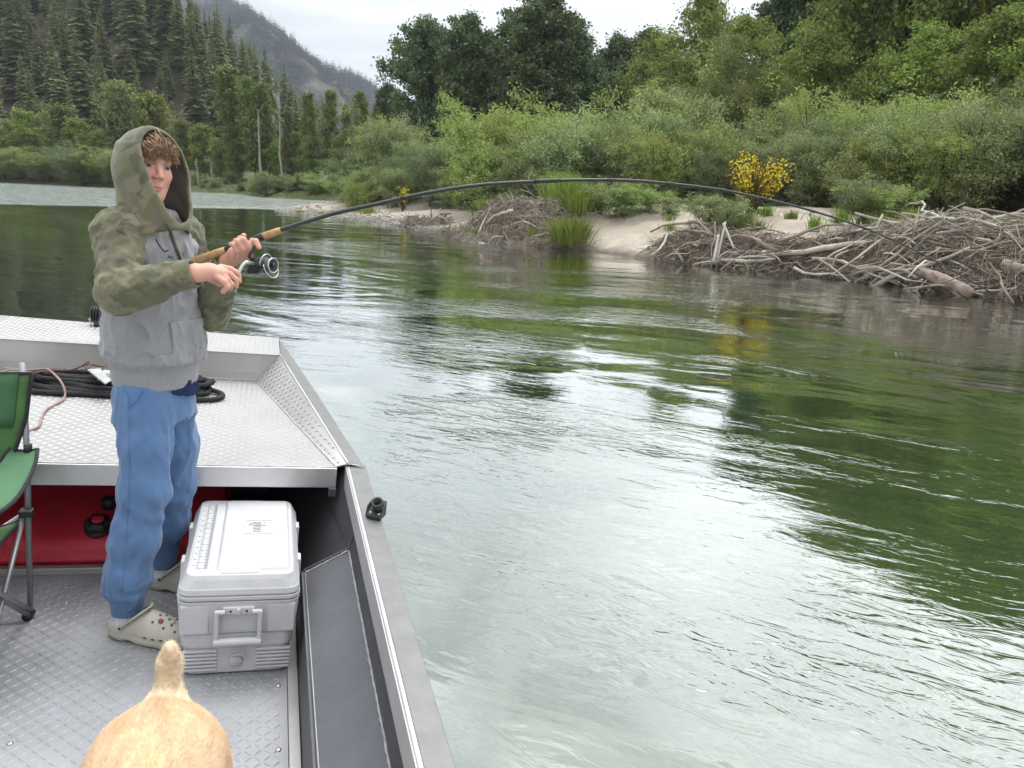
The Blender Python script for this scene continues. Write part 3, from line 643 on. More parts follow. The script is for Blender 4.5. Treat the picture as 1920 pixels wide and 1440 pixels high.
log(1300,484,18.3,1400,486,18.1,.04,.045,'thin brown log at the water edge by the boards', m_woodd)
log(1718,506,15.3,1812,548,14.6,.11,.10,'thick reddish log with peeled bark poking out of the big drift pile', m_woodr)
log(1880,492,14.6,1960,520,14.0,.09,.08,'thick pale log end at the far side of the big drift pile', m_wood)
log(1582,528,16.3,1603,480,16.5,.022,.014,'thin crooked bleached stick standing in the water', m_woodw, 'driftwood_stick', .10, 6, free=True)
log(1660,440,16.6,1740,446,16.2,.04,.03,'smooth pale log across the middle of the big drift pile', m_woodw)
log(1690,395,17.3,1800,448,16.4,.022,.03,'long pale branch sloping down the front of the big drift pile', m_woodw, bend=.05)
log(1380,415,20.0,1470,438,19.6,.03,.025,'thin pale pole lying on the open sand', m_wood)
log(1290,415,20.6,1395,410,20.8,.03,.04,'old grey log at the foot of the broom bush', m_wood)
log(905,420,25.6,960,395,25.8,.03,.05,'bent grey root reaching over the matted drift', m_wood, bend=.12)
log(1000,442,23.2,1075,415,23.4,.02,.035,'curved grey root beside the tall grass tuft', m_woodw, bend=.15)
log(800,398,28.8,815,380,29.0,.03,.02,'bleached forked root on the low end of the sandbank', m_woodw, bend=.2)
# grass
m_grass = leafmat('grass_blade', (.10, .17, .025), (.24, .33, .07), .35, nscale=2)
def tuft(px, Y, h, w, nb, label, seed, stiff=1.0, name='grass_tuft'):
    r_ = np.random.default_rng(seed); x = colx(px, Y); zb = max(lz(x, Y), .0); V = []; Fq = []; lv = []; k = 0
    for i in range(nb):
        a_ = r_.uniform(0, 6.28); rr = abs(r_.normal()) * w * .3; b0 = np.array([rr * math.cos(a_), rr * math.sin(a_), -.03]); ln = h * r_.uniform(.55, 1.1)
        o_ = np.array([math.cos(a_), math.sin(a_), 0]) * (rr / w + r_.uniform(0, .35)) * stiff + r_.normal(size=3) * .24; o_[2] = 0
        s_ = np.array([-math.sin(a_ + r_.normal()), math.cos(a_ + r_.normal()), 0]) * .011
        m1 = b0 + np.array([0, 0, ln * .55]) + o_ * ln * .22; e = b0 + np.array([0, 0, ln * .92]) + o_ * ln * .62
        V += [b0 - s_, b0 + s_, m1 + s_ * .8, m1 - s_ * .8, e, e]; Fq += [(k, k + 1, k + 2, k + 3)]; V[-1] = e + s_ * .1; Fq += [(k + 3, k + 2, k + 5, k + 4)]; k += 6; lv += [r_.uniform()] * 6
    o = put(name, fmesh('tuft', np.array(V), np.array(Fq), False, {'lv': np.array(lv)}), m_grass); o.location = (x, Y, zb); return tag(o, label, 'grass')
tuft(1075,22.15,.80,.75,1500,'bright green grass tuft drooping at the water edge',1,1.4)
tuft(1058,24.2,1.05,.95,1300,'tall green grass tuft on top of the matted drift',2)
tuft(1098,24.0,1.1,1.1,1500,'tall broad grass tuft beside the matted drift',3)
tuft(1085,23.2,.8,.7,500,'grass clump below the two tall tufts',31)
for j, (px, Y, h, w, nb) in enumerate([(880,25.6,.30,.7,260),(915,25.2,.30,.8,300),(945,24.9,.28,.7,260),(1000,22.9,.28,.5,200),(895,24.2,.22,.5,160)]):
    o = tuft(px, Y, h, w * .6, nb, 'short green grass patch growing on the matted drift', 10 + j); o['group'] = 'short grass on the matted drift'
for j, (px, Y, h, w, nb) in enumerate([(560,39.0,.22,.6,90),(690,35.5,.35,1.1,200),(670,36.5,.3,.9,160),(760,32.5,.25,.6,120),(600,38.2,.2,.5,80)]):
    o = tuft(px, Y, h, w, nb, 'low grass clump on the gravel spit', 20 + j); o['group'] = 'grass clumps on the gravel spit'
for j in range(26):
    px = rng.uniform(1240, 1900); Y = shoreY(px) + rng.uniform(2.2, 4.4); o = tuft(px, Y, rng.uniform(.2, .5), .4, 110, 'small grass clump between the sand and the thicket', 40 + j); o['group'] = 'small grass clumps below the thicket'
# yellow broom
m_brst = leafmat('broom_stem', (.06, .075, .02), (.12, .13, .045), .2)
m_brdr = mat('broom_dry', (.13, .07, .04), .9, var=.3)
m_brfl = leafmat('broom_flower', (.52, .43, .015), (.74, .66, .04), .35, nscale=3)
def broom(px, Y, h, w, nst, nfl, label, seed):
    r_ = np.random.default_rng(seed); x = colx(px, Y); zb = lz(x, Y); o = thing('broom_bush', label, 'bush', (x, Y, zb)); mb = MB(); md = MB(); F_ = []
    for i in range(nst):
        a_ = r_.uniform(0, 6.28); sp = r_.uniform(0, w * .5); ln = h * r_.uniform(.65, 1.05); e = np.array([math.cos(a_) * sp, math.sin(a_) * sp, ln]); m_ = e * .5 * np.array([.7, .7, 1])
        (md if i % 3 == 0 else mb).tube(np.array([(0, 0, -.05), m_, e]) + [x, Y, zb], [.012, .008, .003], 4, caps=False)
        if i % 3:
            lob = math.sin(a_ * 3 + seed) > -.35
            if lob:
                for q in r_.uniform(.5, 1.0, nfl): F_.append(m_ + (e - m_) * (q * 2 - 1) + r_.normal(size=3) * .06)
    mb.build('stem', m_brst, o); md.build('dry_stem', m_brdr, o)
    V, Fq, lv = leaves(r_, np.array(F_), .065, .8); put('blossom', fmesh('blossom', V, Fq, False, {'lv': lv}), m_brfl, o)
broom(1412, 21.0, 1.55, 2.0, 210, 20, 'large broom bush covered in yellow flowers above the drift', 3)
broom(755, 37.0, 1.15, 1.0, 60, 12, 'small yellow-flowering broom beside the gravel spit', 4)
# pebbles of the spit
pv = []; pf = []; k = 0
ico = np.array([(0,0,1),(.9,0,.2),(.28,.85,.2),(-.72,.53,.2),(-.72,-.53,.2),(.28,-.85,.2),(0,0,-.6)]); icf = np.array([(0,1,2),(0,2,3),(0,3,4),(0,4,5),(0,5,1),(6,2,1),(6,3,2),(6,4,3),(6,5,4),(6,1,5)])
for i in range(2600):
    f = rng.uniform(0, 5); j = int(f); f -= j; p_ = SHORE[j] * (1 - f) + SHORE[j + 1] * f; x, y = p_[0] + rng.normal(0, .5), p_[1] + abs(rng.normal(0, 1.6)) - .1
    z = lz(x, y)
    if z < -.08: continue
    s = rng.uniform(.02, .07) * (1.6 if rng.uniform() < .08 else 1); a_ = rng.uniform(0, 6.28); c, s_ = math.cos(a_), math.sin(a_)
    v = ico * np.array([s, s * rng.uniform(.6, .9), s * rng.uniform(.4, .7)]) * (1 + rng.normal(size=(7, 1)) * .1)
    pv.append(np.stack([v[:, 0] * c - v[:, 1] * s_ + x, v[:, 0] * s_ + v[:, 1] * c + y, v[:, 2] + z], 1)); pf.append(icf + k); k += 7
o = kind(put('pebbles', fmesh('pebbles', np.vstack(pv), np.vstack(pf), True), mat('pebble_stone', (.23, .215, .20), .8, var=.4, vscale=3, col2=(.45, .43, .40))), 'stuff'); tag(o, 'grey pebbles scattered along the gravel spit', 'pebbles')

# ------------------------------------------------------------------ signed-distance modelling for soft shapes
def surf(f, lo, hi, h, refine=4):
    """mesh of f = 0 inside a box (surface nets); f maps (n,3) -> (n,)"""
    lo = np.array(lo, float); hi = np.array(hi, float)
    nb = np.ceil((hi - lo) / (h * refine)).astype(int); nn = nb * refine + 1
    D = np.empty(nn, np.float32)
    cx = [lo[i] + (np.arange(nb[i]) + .5) * h * refine for i in range(3)]
    CC = np.stack([q.ravel() for q in np.meshgrid(*cx, indexing='ij')], 1)
    cd = f(CC).reshape(nb); near = np.abs(cd) < h * refine * 1.9
    # far cells take the sign of their block
    sg = np.where(cd > 0, 1.0, -1.0).astype(np.float32)
    big = np.repeat(np.repeat(np.repeat(sg, refine, 0), refine, 1), refine, 2)
    D[:-1, :-1, :-1] = big; D[-1] = 1; D[:, -1] = 1; D[:, :, -1] = 1
    msk = np.zeros(nn, bool)
    nr = np.repeat(np.repeat(np.repeat(near, refine, 0), refine, 1), refine, 2)
    for dx in (0, 1):
        for dy in (0, 1):
            for dz in (0, 1): msk[dx:nn[0] - 1 + dx, dy:nn[1] - 1 + dy, dz:nn[2] - 1 + dz] |= nr
    idx = np.argwhere(msk); P = lo + idx * h
    D[msk] = f(P)
    s = D < 0
    c = np.zeros(nn - 1, np.int8)
    offs = [(dx, dy, dz) for dx in (0, 1) for dy in (0, 1) for dz in (0, 1)]
    for dx, dy, dz in offs: c += s[dx:nn[0] - 1 + dx, dy:nn[1] - 1 + dy, dz:nn[2] - 1 + dz]
    act = (c > 0) & (c < 8); ci = np.argwhere(act)
    acc = np.zeros((len(ci), 3)); cnt = np.zeros(len(ci))
    cv = {o_: D[ci[:, 0] + o_[0], ci[:, 1] + o_[1], ci[:, 2] + o_[2]] for o_ in offs}
    for a_ in offs:
        for ax in range(3):
            if a_[ax]: continue
            b_ = list(a_); b_[ax] = 1; b_ = tuple(b_)
            da, db = cv[a_], cv[b_]; x = (da < 0) != (db < 0)
            tt = np.where(x, da / np.where(x, da - db, 1), 0)
            q = np.array(a_, float)[None].repeat(len(ci), 0); q[:, ax] += tt
            acc += q * x[:, None]; cnt += x
    V = lo + (ci + acc / cnt[:, None]) * h
    vid = np.full(nn - 1, -1, np.int64); vid[act] = np.arange(len(ci))
    Fs = []
    for ax in range(3):
        u, w = (ax + 1) % 3, (ax + 2) % 3
        sl0 = [slice(None)] * 3; sl1 = [slice(None)] * 3; sl0[ax] = slice(0, -1); sl1[ax] = slice(1, None)
        A, B = s[tuple(sl0)], s[tuple(sl1)]; e = np.argwhere(A != B)
        e = e[(e[:, u] > 0) & (e[:, w] > 0) & (e[:, u] < nn[u] - 1) & (e[:, w] < nn[w] - 1)]
        if not len(e): continue
        fl = A[tuple(e.T)]
        def g(du, dw):
            q = e.copy(); q[:, u] -= du; q[:, w] -= dw; return vid[tuple(q.T)]
        q = np.stack([g(1, 1), g(0, 1), g(0, 0), g(1, 0)], 1); q[~fl] = q[~fl][:, ::-1]; Fs.append(q)
    Fq = np.vstack(Fs); Fq = Fq[(Fq >= 0).all(1)]
    return V, Fq
def smin(a, b, k): h_ = np.clip(.5 + .5 * (b - a) / k, 0, 1); return b * (1 - h_) + a * h_ - k * h_ * (1 - h_)
def smax(a, b, k): return -smin(-a, -b, k)
def cap(P, a, b, r0, r1=None):
    a = np.asarray(a, float); b = np.asarray(b, float); r1 = r0 if r1 is None else r1; e = b - a
    t = np.clip((P - a) @ e / (e @ e), 0, 1); return np.linalg.norm(P - a - t[:, None] * e, axis=1) - (r0 + (r1 - r0) * t)
def chain(P, pts, rs, k=.01):
    d = None
    for i in range(len(pts) - 1):
        c = cap(P, pts[i], pts[i + 1], rs[i], rs[i + 1]); d = c if d is None else smin(d, c, k)
    return d
def ell(P, c, r, B=None):
    q = P - np.asarray(c, float)
    if B is not None: q = q @ np.asarray(B).T
    r = np.asarray(r, float); k0 = np.linalg.norm(q / r, axis=1); k1 = np.linalg.norm(q / (r * r), axis=1)
    return k0 * (k0 - 1) / np.maximum(k1, 1e-9)
def rbox(P, c, hs, r, B=None):
    q = P - np.asarray(c, float)
    if B is not None: q = q @ np.asarray(B).T
    q = np.abs(q) - (np.asarray(hs) - r); return np.linalg.norm(np.maximum(q, 0), axis=1) + np.minimum(q.max(1), 0) - r
def loft(P, zs, cx, cy, ra, rb, ax, pw=2.0):
    """vertical tube: at each height an (super)ellipse ra along ax, rb across it"""
    z = P[:, 2]; a_ = np.interp(z, zs, ra); b_ = np.interp(z, zs, rb)
    dx = P[:, 0] - np.interp(z, zs, cx); dy = P[:, 1] - np.interp(z, zs, cy)
    u = dx * ax[0] + dy * ax[1]; v = -dx * ax[1] + dy * ax[0]
    k = (np.abs(u / a_) ** pw + np.abs(v / b_) ** pw) ** (1 / pw)
    g = np.sqrt((u / a_ ** 2) ** 2 + (v / b_ ** 2) ** 2) + 1e-9
    d = np.where(k > .25, (k - 1) * k / g, -np.minimum(a_, b_) * .75)
    return np.maximum(d, np.maximum(zs[0] - z, z - zs[-1]))
def n3(P, s, seed=0):                                  # cheap smooth 3-D noise, -1..1
    r_ = np.random.default_rng(seed); o_ = np.zeros(len(P))
    for i in range(6):
        w_ = r_.normal(size=3) / s * 2.2; o_ += np.sin(P @ w_ + r_.uniform(0, 6.28) + 1.3 * np.sin(P @ (r_.normal(size=3) / s * 1.3)))
    return o_ / 4.2
def sdfobj(name, f, lo, hi, h, mat_, parent, attrs=None):
    V, Fq = surf(f, lo, hi, h); at = attrs(V) if attrs else None
    me = fmesh(name, V - BASE.get(parent.name, 0), Fq, True, at)
    return put(name, me, mat_, parent)

# ------------------------------------------------------------------ the boat (boat frame)
m_alu = mat('aluminium_bright', (.66, .66, .66), .36, .85, var=.07, vscale=5, bump=.0008, bscale=120, rvar=.07)
m_aluw = mat('aluminium_tread', (.37, .366, .362), .48, .6, var=.06, vscale=3, bump=.0006, bscale=150, rvar=.08)
m_aluf = mat('aluminium_floor', (.36, .365, .38), .55, .45, var=.16, vscale=4, bump=.0008, bscale=120, rvar=.1)
m_alud = mat('aluminium_dull', (.50, .485, .47), .46, .7, var=.10, vscale=3, bump=.001, bscale=80, rvar=.08)
m_hulld = mat('hull_dark', (.085, .088, .095), .55, .3, var=.2, vscale=5, bump=.001, bscale=60)
m_tray = mat('tray_grey', (.13, .135, .15), .5, .4, var=.12, vscale=6, bump=.0008, bscale=80)
m_gun = mat('gunwale_coat', (.20, .20, .196), .5, .3, var=.12, vscale=14, bump=.0006, bscale=300)
m_weld = mat('weld_bead', (.48, .47, .46), .5, .7, var=.2, vscale=80, bump=.003, bscale=300)
m_lip = mat('gunwale_lip_metal', (.42, .41, .42), .5, .35, var=.08, vscale=4)
m_black = mat('black_plastic', (.018, .018, .02), .5, 0, var=.2, vscale=20)
m_rubber = mat('black_rubber', (.025, .025, .025), .75)
m_steel = mat('steel_screw', (.55, .54, .52), .35, .9)
XC = -.65                                             # centre line
def mir(P): P = np.array(P, float); P[..., 0] = 2 * XC - P[..., 0]; return P
boat = thing('river_boat', 'aluminium jet boat with diamond tread bow deck and grey gunwale', 'boat', (XC, 2.6, -.3), boat=True)
def tread(name, O_, U, V_, poly, pitch, parent, mat_, hgt_=.0022, ll=.0145, ww=.0030, warp=None):
    """raised diamond-plate lugs on the plane O + u U + v V, inside polygon poly (u, v)"""
    U = np.array(U, float); V_ = np.array(V_, float); Nn = np.cross(U, V_); Nn /= np.linalg.norm(Nn); poly = np.array(poly, float)
    lo, hi = poly.min(0), poly.max(0); g = np.arange(lo[0], hi[0], pitch); k = np.arange(lo[1], hi[1], pitch)
    A, B = np.meshgrid(np.arange(len(g)), np.arange(len(k)), indexing='ij'); par = ((A + B) % 2).ravel()
    C = np.stack([g[A.ravel()], k[B.ravel()]], 1) + pitch / 2; keep = poly_sd(C, poly) > ll * .9; C = C[keep]; par = par[keep]
    d = np.where(par[:, None] == 0, np.array([[.7071, .7071]]), np.array([[.7071, -.7071]])); s_ = np.stack([-d[:, 1], d[:, 0]], 1)
    def p3(q, hh): return O_ + q[:, :1] * U + q[:, 1:] * V_ + Nn * hh
    ring = [C - d * ll, C - d * ll * .45 - s_ * ww, C + d * ll * .45 - s_ * ww, C + d * ll, C + d * ll * .45 + s_ * ww, C - d * ll * .45 + s_ * ww]
    top = [C - d * ll * .5, C + d * ll * .5]
    P_ = np.stack([p3(q, .0004 * 0) for q in ring] + [p3(q, hgt_) for q in top], 1)
    if warp is not None: P_ = P_ + (warp(C)[:, None] * Nn)[:, None, :]
    m = len(C); base = (np.arange(m) * 8)[:, None]
    tri = np.array([(0, 1, 6), (0, 6, 5), (3, 7, 2), (3, 4, 7)]); qd = np.array([(1, 2, 7, 6), (5, 6, 7, 4)])
    T_ = (base[:, :, None] + tri[None]).reshape(-1, 3); Q_ = (base[:, :, None] + qd[None]).reshape(-1, 4)
    o = put(name, fmesh(name, P_.reshape(-1, 3) - BASE[parent.name], [T_, Q_], False), mat_, parent); return kind(o, 'stuff')
# floor plate
fl = MB().box((-1.41, -1.6, -.02), (.112, 3.09, 0)).build('floor_plate', m_aluf, boat)
tread('floor_tread', np.array([0, 0, .0]), (1, 0, 0), (0, 1, 0), [(-1.40, .6), (.108, .6), (.108, 3.05), (-1.40, 3.05)], .0262, fl, m_aluf, .0021)
for (sx, sy) in [(.085,1.63),(.085,1.98),(.085,2.28),(-.30,1.78),(-.36,1.50),(-.65,2.85),(-.62,2.1)]:
    MB().lathe([(.0085, .0), (.0085, .0015), (.0045, .004), (0.0008, .0042)], 10, Matrix.Translation((sx, sy, .0005))).build('screw', m_steel, fl, True)
# angle strips at the floor edges, inner wall, trays
for sgn, nm in ((1, 's'), (-1, 'p')):
    X = (lambda P: np.array(P, float)) if sgn == 1 else mir
    mb = MB(); mb.prism(X([(.114, -1.6, -.02), (.147, -1.6, -.02), (.147, -1.6, .003), (.114, -1.6, .003)]), (0, 4.66, 0)); mb.build('edge_strip', m_alud, boat, bevel=.002)
    mb = MB(); mb.prism(X([(.147, -1.6, -.03), (.153, -1.6, -.03), (.171, -1.6, .195), (.165, -1.6, .195)]), (0, 4.25, 0)); mb.build('inner_wall', m_hulld, boat)
    tr = MB(); tr.prism(X([(.163, -1.6, .197), (.318, -1.6, .283), (.318, -1.6, .289), (.163, -1.6, .203)]), (0, 4.25, 0)); tro = tr.build('side_tray', m_tray, boat)
    MB().prism(X([(.155, -1.6, .192), (.163, -1.6, .190), (.163, -1.6, .209), (.155, -1.6, .211)]), (0, 4.25, 0)).build('tray_lip', m_tray, tro, bevel=.002)
    MB().prism(X([(.167, -1.6, .1995), (.170, -1.6, .2012), (.170, -1.6, .2095), (.167, -1.6, .2085)]), (0, 4.25, 0)).build('tray_seam', m_alud, tro)
    # end plate of the tray and its weld
    MB().hexa(X([(.163, 2.651, .170), (.335, 2.651, .262), (.335, 2.66, .262), (.163, 2.66, .170), (.163, 2.651, .214), (.335, 2.651, .309), (.335, 2.66, .309), (.163, 2.66, .214)])).build('tray_end', m_hulld, tro)
    q = np.linspace(0, 1, 22); e0, e1 = X([(.166, 2.646, .206)])[0], X([(.318, 2.646, .292)])[0]
    MB().tube(e0 + (e1 - e0) * q[:, None] + rng.normal(size=(22, 3)) * .0006, .0035 + rng.normal(size=22) * .0006, 6).build('weld', m_weld, tro, True)
    q = np.linspace(-1.6, 2.648, 260); P_ = np.stack([np.full(260, .3195), q, np.full(260, .2905)], 1) + rng.normal(size=(260, 3)) * .0007
    MB().tube(X(P_), .0042 + .0009 * np.sin(q * 260) + rng.normal(size=260) * .0004, 6).build('weld', m_weld, tro, True)
    # inner hull side
    mb = MB(); mb.prism(X([(.318, -1.6, .285), (.372, -1.6, .47), (.378, -1.6, .47), (.326, -1.6, .285)]), (0, 4.6, 0)); mb.build('hull_inner_side', m_hulld, boat)
    MB().sheet(X(np.array([[(.155, 2.655, -.05), (.02, 3.92, -.03)], [(.318, 2.655, .285), (.15, 3.92, .36)], [(.372, 2.655, .470), (.17, 3.92, .478)]]))).build('hull_inner_side', m_hulld, boat, solid=.005)
    MB().tube(X([(.205, 2.67, .06), (.15, 3.2, .07), (.06, 3.9, .08)]), .008, 6).build('hull_seam', m_tray, boat, True)
    # gunwale: top face, bright inner edge, lip
    mb = MB(); mb.prism(X([(.334, -1.6, .500), (.399, -1.6, .497), (.399, -1.6, .470), (.390, -1.6, .470), (.390, -1.6, .489), (.334, -1.6, .491)]), (0, 4.60, 0)); gu = mb.build('gunwale', m_gun, boat, bevel=.003)
    MB().prism(X([(.3225, -1.6, .4985), (.3335, -1.6, .503), (.3335, -1.6, .490), (.3225, -1.6, .490)]), (0, 4.60, 0)).build('gunwale_edge', m_alu, gu, bevel=.003)
    MB().prism(X([(.314, -1.6, .428), (.3165, -1.6, .428), (.3225, -1.6, .4975), (.319, -1.6, .4975)]), (0, 4.60, 0)).build('gunwale_lip', m_lip, gu)
    # outer hull
    OUT = np.array([(.399, -1.6, .485), (.399, 2.95, .485), (.345, 3.25, .505), (.235, 3.85, .56), (.062, 4.75, .63)])
    LOW = OUT + np.array([(-.06, 0, -.75), (-.06, 0, -.75), (-.08, -.05, -.72), (-.12, -.1, -.68), (-.18, -.35, -.5)])
    MB().sheet(X(np.stack([OUT, LOW], 0))).build('hull_side', m_gun, boat, solid=.006)
    # sloping tread flange beside the bow deck and its cap
    A0, A1 = np.array([.282, 2.975, .495]), np.array([-.054, 4.292, .495]); T0, T1 = np.array([.326, 2.975, .508]), np.array([.063, 4.292, .645])
    qa = np.linspace(0, 1, 25)[None, :, None]; qb = np.linspace(0, 1, 7)[:, None, None]; fo = MB().sheet(X((A0 + (A1 - A0) * qa) * (1 - qb) + (T0 + (T1 - T0) * qa) * qb)).build('bow_flange', m_alud, boat, solid=.005)
    Uv = (A1 - A0); Lu = np.linalg.norm(Uv); Uv /= Lu; tv = T1 - A1; tv = tv - Uv * tv.dot(Uv); Hv = np.linalg.norm(tv); tv /= Hv
    pol = [((0), .0), (Lu, 0), ((T1 - A0) @ Uv, Hv), ((T0 - A0) @ Uv, (T0 - A0) @ tv)]
    Of, Uf, Vf = (A0, Uv, tv) if sgn == 1 else (mir(A0), Uv * [-1, 1, 1], tv * [-1, 1, 1])
    nrm = np.cross(Uf, Vf); inward = np.array([-1, 0, .5]) * [sgn, 1, 1]
    if nrm @ inward < 0: Uf2, Vf2, pl2 = Vf, Uf, [(b, a) for a, b in pol]
    else: Uf2, Vf2, pl2 = Uf, Vf, pol
    nn_ = np.cross(Uf2, Vf2); nn_ /= np.linalg.norm(nn_)
    Am, Tm = X([A0, A1]), X([T0, T1])
    def warp(C, Am=Am, Tm=Tm, sw=(nrm @ inward < 0), Vv=Vf, nn_=nn_):
        a_, b_ = (C[:, 1], C[:, 0]) if sw else (C[:, 0], C[:, 1]); s_ = np.clip(a_ / Lu, 0, 1)[:, None]; D_ = (Tm[0] - Am[0]) * (1 - s_) + (Tm[1] - Am[1]) * s_
        return np.clip(b_ / np.maximum(D_ @ Vv, 1e-3), 0, 1) * (D_ @ nn_)
    tread('flange_tread', Of + nn_ * .0032, Uf2, Vf2, pl2, .0262, fo, m_aluw, .0018, warp=warp)
    q = np.linspace(0, 1, 9)[:, None]; Tl = T0 + (T1 - T0) * q
    Oc = np.stack([np.interp(Tl[:, 1], OUT[:, 1], OUT[:, k]) for k in range(3)], 1); Oc = np.array([OUT[1]] + [np.array([np.interp(v, OUT[:, 1], OUT[:, k]) for k in range(3)]) for v in np.linspace(3.05, 4.75, 8)])
    Oc[:, 2] += .008
    MB().sheet(X(np.stack([Tl + [0, 0, .004], Oc], 0))).build('bow_cap', m_gun, boat, solid=.005)
    MB().tube(X(Tl + [0, 0, .004]), .0045, 6).build('cap_edge', m_alu, boat, True)
    q = np.linspace(0, 1, 90)[:, None]; MB().tube(X(A0 + (A1 - A0) * q + rng.normal(size=(90, 3)) * .0008 + [-.001, 0, .002]), .004 + rng.normal(size=90) * .0006, 5).build('weld', m_weld, fo, True)
    MB().tube(X([T0 + [.0, -.01, .004], OUT[1] + [0, .03, .012]]), .0028, 6).build('weld', m_weld, gu, True)
    # bracket under the deck corner
    br = MB(); br.box((.255, 2.93, .385), (.285, 2.95, .42)) if sgn == 1 else br.box((2*XC-.285, 2.93, .385), (2*XC-.255, 2.95, .42)); br.build('deck_bracket', m_hulld, boat, bevel=.004)
# bow deck with fascia
dl, dr = 2 * XC - .284, .284
dk = MB().prism([(dl, 2.96, .489), (dr, 2.96, .489), (-.052, 4.294, .489), (2*XC+.052, 4.294, .489)], (0, 0, .006)).build('bow_deck', m_aluw, boat)
tread('deck_tread', np.array([0, 0, .495]), (1, 0, 0), (0, 1, 0), [(dl + .01, 2.965), (dr - .01, 2.965), (-.058, 4.285), (2*XC+.058, 4.285)], .0255, dk, m_aluw, .0021)
fa = MB().box((dl, 2.953, .415), (dr, 2.9595, .4965)).build('deck_fascia', m_alu, boat, bevel=.002)
q = np.linspace(0, 1, 160)[:, None]; MB().tube(np.array([dl, 2.966, .4965]) + (np.array([dr, 2.966, .4965]) - np.array([dl, 2.966, .4965])) * q + rng.normal(size=(160, 3)) * .0006, .003, 5).build('weld', m_weld, fa, True)
# front inner face, rim plate
xf0, xf1 = 2 * XC - .063, .063
bf = MB().hexa([(-.056, 4.292, .485), (2*XC+.056, 4.292, .485), (2*XC+.056, 4.30, .485), (-.056, 4.30, .485), (.061, 4.292, .642), (2*XC-.061, 4.292, .642), (2*XC-.061, 4.30, .642), (.061, 4.30, .642)]).build('bow_face', m_alud, boat)
MB().tube(np.array([-.06, 4.288, .535]) + (np.array([2*XC+.03, 4.288, .535]) - np.array([-.06, 4.288, .535])) * q + rng.normal(size=(160, 3)) * .0005, .0016, 4).build('weld', m_weld, bf, True)
MB().tube(np.array([-.05, 4.289, .498]) + (np.array([2*XC+.05, 4.289, .498]) - np.array([-.05, 4.289, .498])) * q + rng.normal(size=(160, 3)) * .001, .005 + rng.normal(size=160) * .0008, 5).build('weld', m_weld, bf, True)
rp = MB().hexa([(.063, 4.284, .642), (.058, 4.752, .642), (2*XC-.13, 4.885, .642), (2*XC-.063, 4.284, .642), (.063, 4.284, .649), (.058, 4.752, .649), (2*XC-.13, 4.885, .649), (2*XC-.063, 4.284, .649)]).build('bow_rim', m_aluw, boat, bevel=.003)
tread('rim_tread', np.array([0, 0, .649]), (1, 0, 0), (0, 1, 0), [(.052, 4.295), (.048, 4.742), (2*XC-.10, 4.868), (2*XC-.055, 4.295)], .0255, rp, m_aluw, .0022)
MB().hexa([(.05, 4.74, -.2), (2*XC-.1, 4.86, -.2), (2*XC-.1, 4.87, -.2), (.05, 4.75, -.2), (.056, 4.742, .64), (2*XC-.12, 4.872, .64), (2*XC-.12, 4.88, .64), (.056, 4.75, .64)]).build('bow_plate', m_gun, boat)
# hull bottom and transom, bulkhead behind the tank
MB().prism([(2*XC-.30, -1.6, -.40), (.30, -1.6, -.40), (.30, 2.9, -.40), (.05, 3.9, -.40), (2*XC-.05, 3.9, -.40), (2*XC-.30, 2.9, -.40)], (0, 0, .03)).build('hull_bottom', m_gun, boat)
MB().box((2*XC-.39, -1.62, -.37), (.39, -1.60, .48)).build('transom', m_gun, boat)
MB().box((2*XC-.06, 3.90, -.03), (.06, 3.91, .47)).build('bulkhead', m_hulld, boat)
MB().prism([(2*XC-.15, 3.096, -.02), (.15, 3.096, -.02), (.03, 3.9, -.02), (2*XC-.03, 3.9, -.02)], (0, 0, .022)).build('tank_floor', m_hulld, boat)
MB().box((-1.41, 3.062, .001), (.10, 3.094, .030)).build('tank_stop', m_alud, boat, bevel=.003)
# black rod-holder mount on the gunwale
rh = thing('rod_holder_mount', 'black plastic rod holder mount bolted on the starboard gunwale', 'mount', bpt(706, 968, z=.5), boat=True)
c = bpt(706, 968, z=.5)
B_ = Matrix.Translation(Vector(c)) @ Matrix.Rotation(R(-28), 4, 'Z') @ Matrix.Scale(1.25, 4)
MB().hexa(np.array([(-.020,-.026,0),(.020,-.026,0),(.020,.020,0),(-.020,.020,0),(-.020,-.026,.010),(.020,-.026,.010),(.020,.020,.042),(-.020,.020,.042)]) @ np.array(B_)[:3,:3].T + np.array(B_)[:3,3]).build('base', m_black, rh, bevel=.002)
MB().hexa(np.array([(-.030,-.010,0),(-.0205,-.018,0),(-.0205,.020,0),(-.030,.012,0),(-.027,-.006,.03),(-.0205,-.008,.034),(-.0205,.020,.042),(-.027,.010,.034)]) @ np.array(B_)[:3,:3].T + np.array(B_)[:3,3]).build('side_lug', m_black, rh, bevel=.002)
Bm = B_ @ Matrix.Translation((.004, .002, .022)) @ Matrix.Rotation(R(35), 4, 'X')
MB().lathe([(.0165, 0), (.0165, .034), (.011, .034), (.011, .008), (.0005, .008)], 18, Bm).build('socket', m_black, rh, True)
for s_ in (-.012, .012):
    MB().lathe([(.0035, 0), (.0035, .002), (.0004, .0022)], 10, B_ @ Matrix.Translation((s_, -.018, .0155)) @ Matrix.Rotation(R(35), 4, 'X')).build('bolt', m_steel, rh, True)
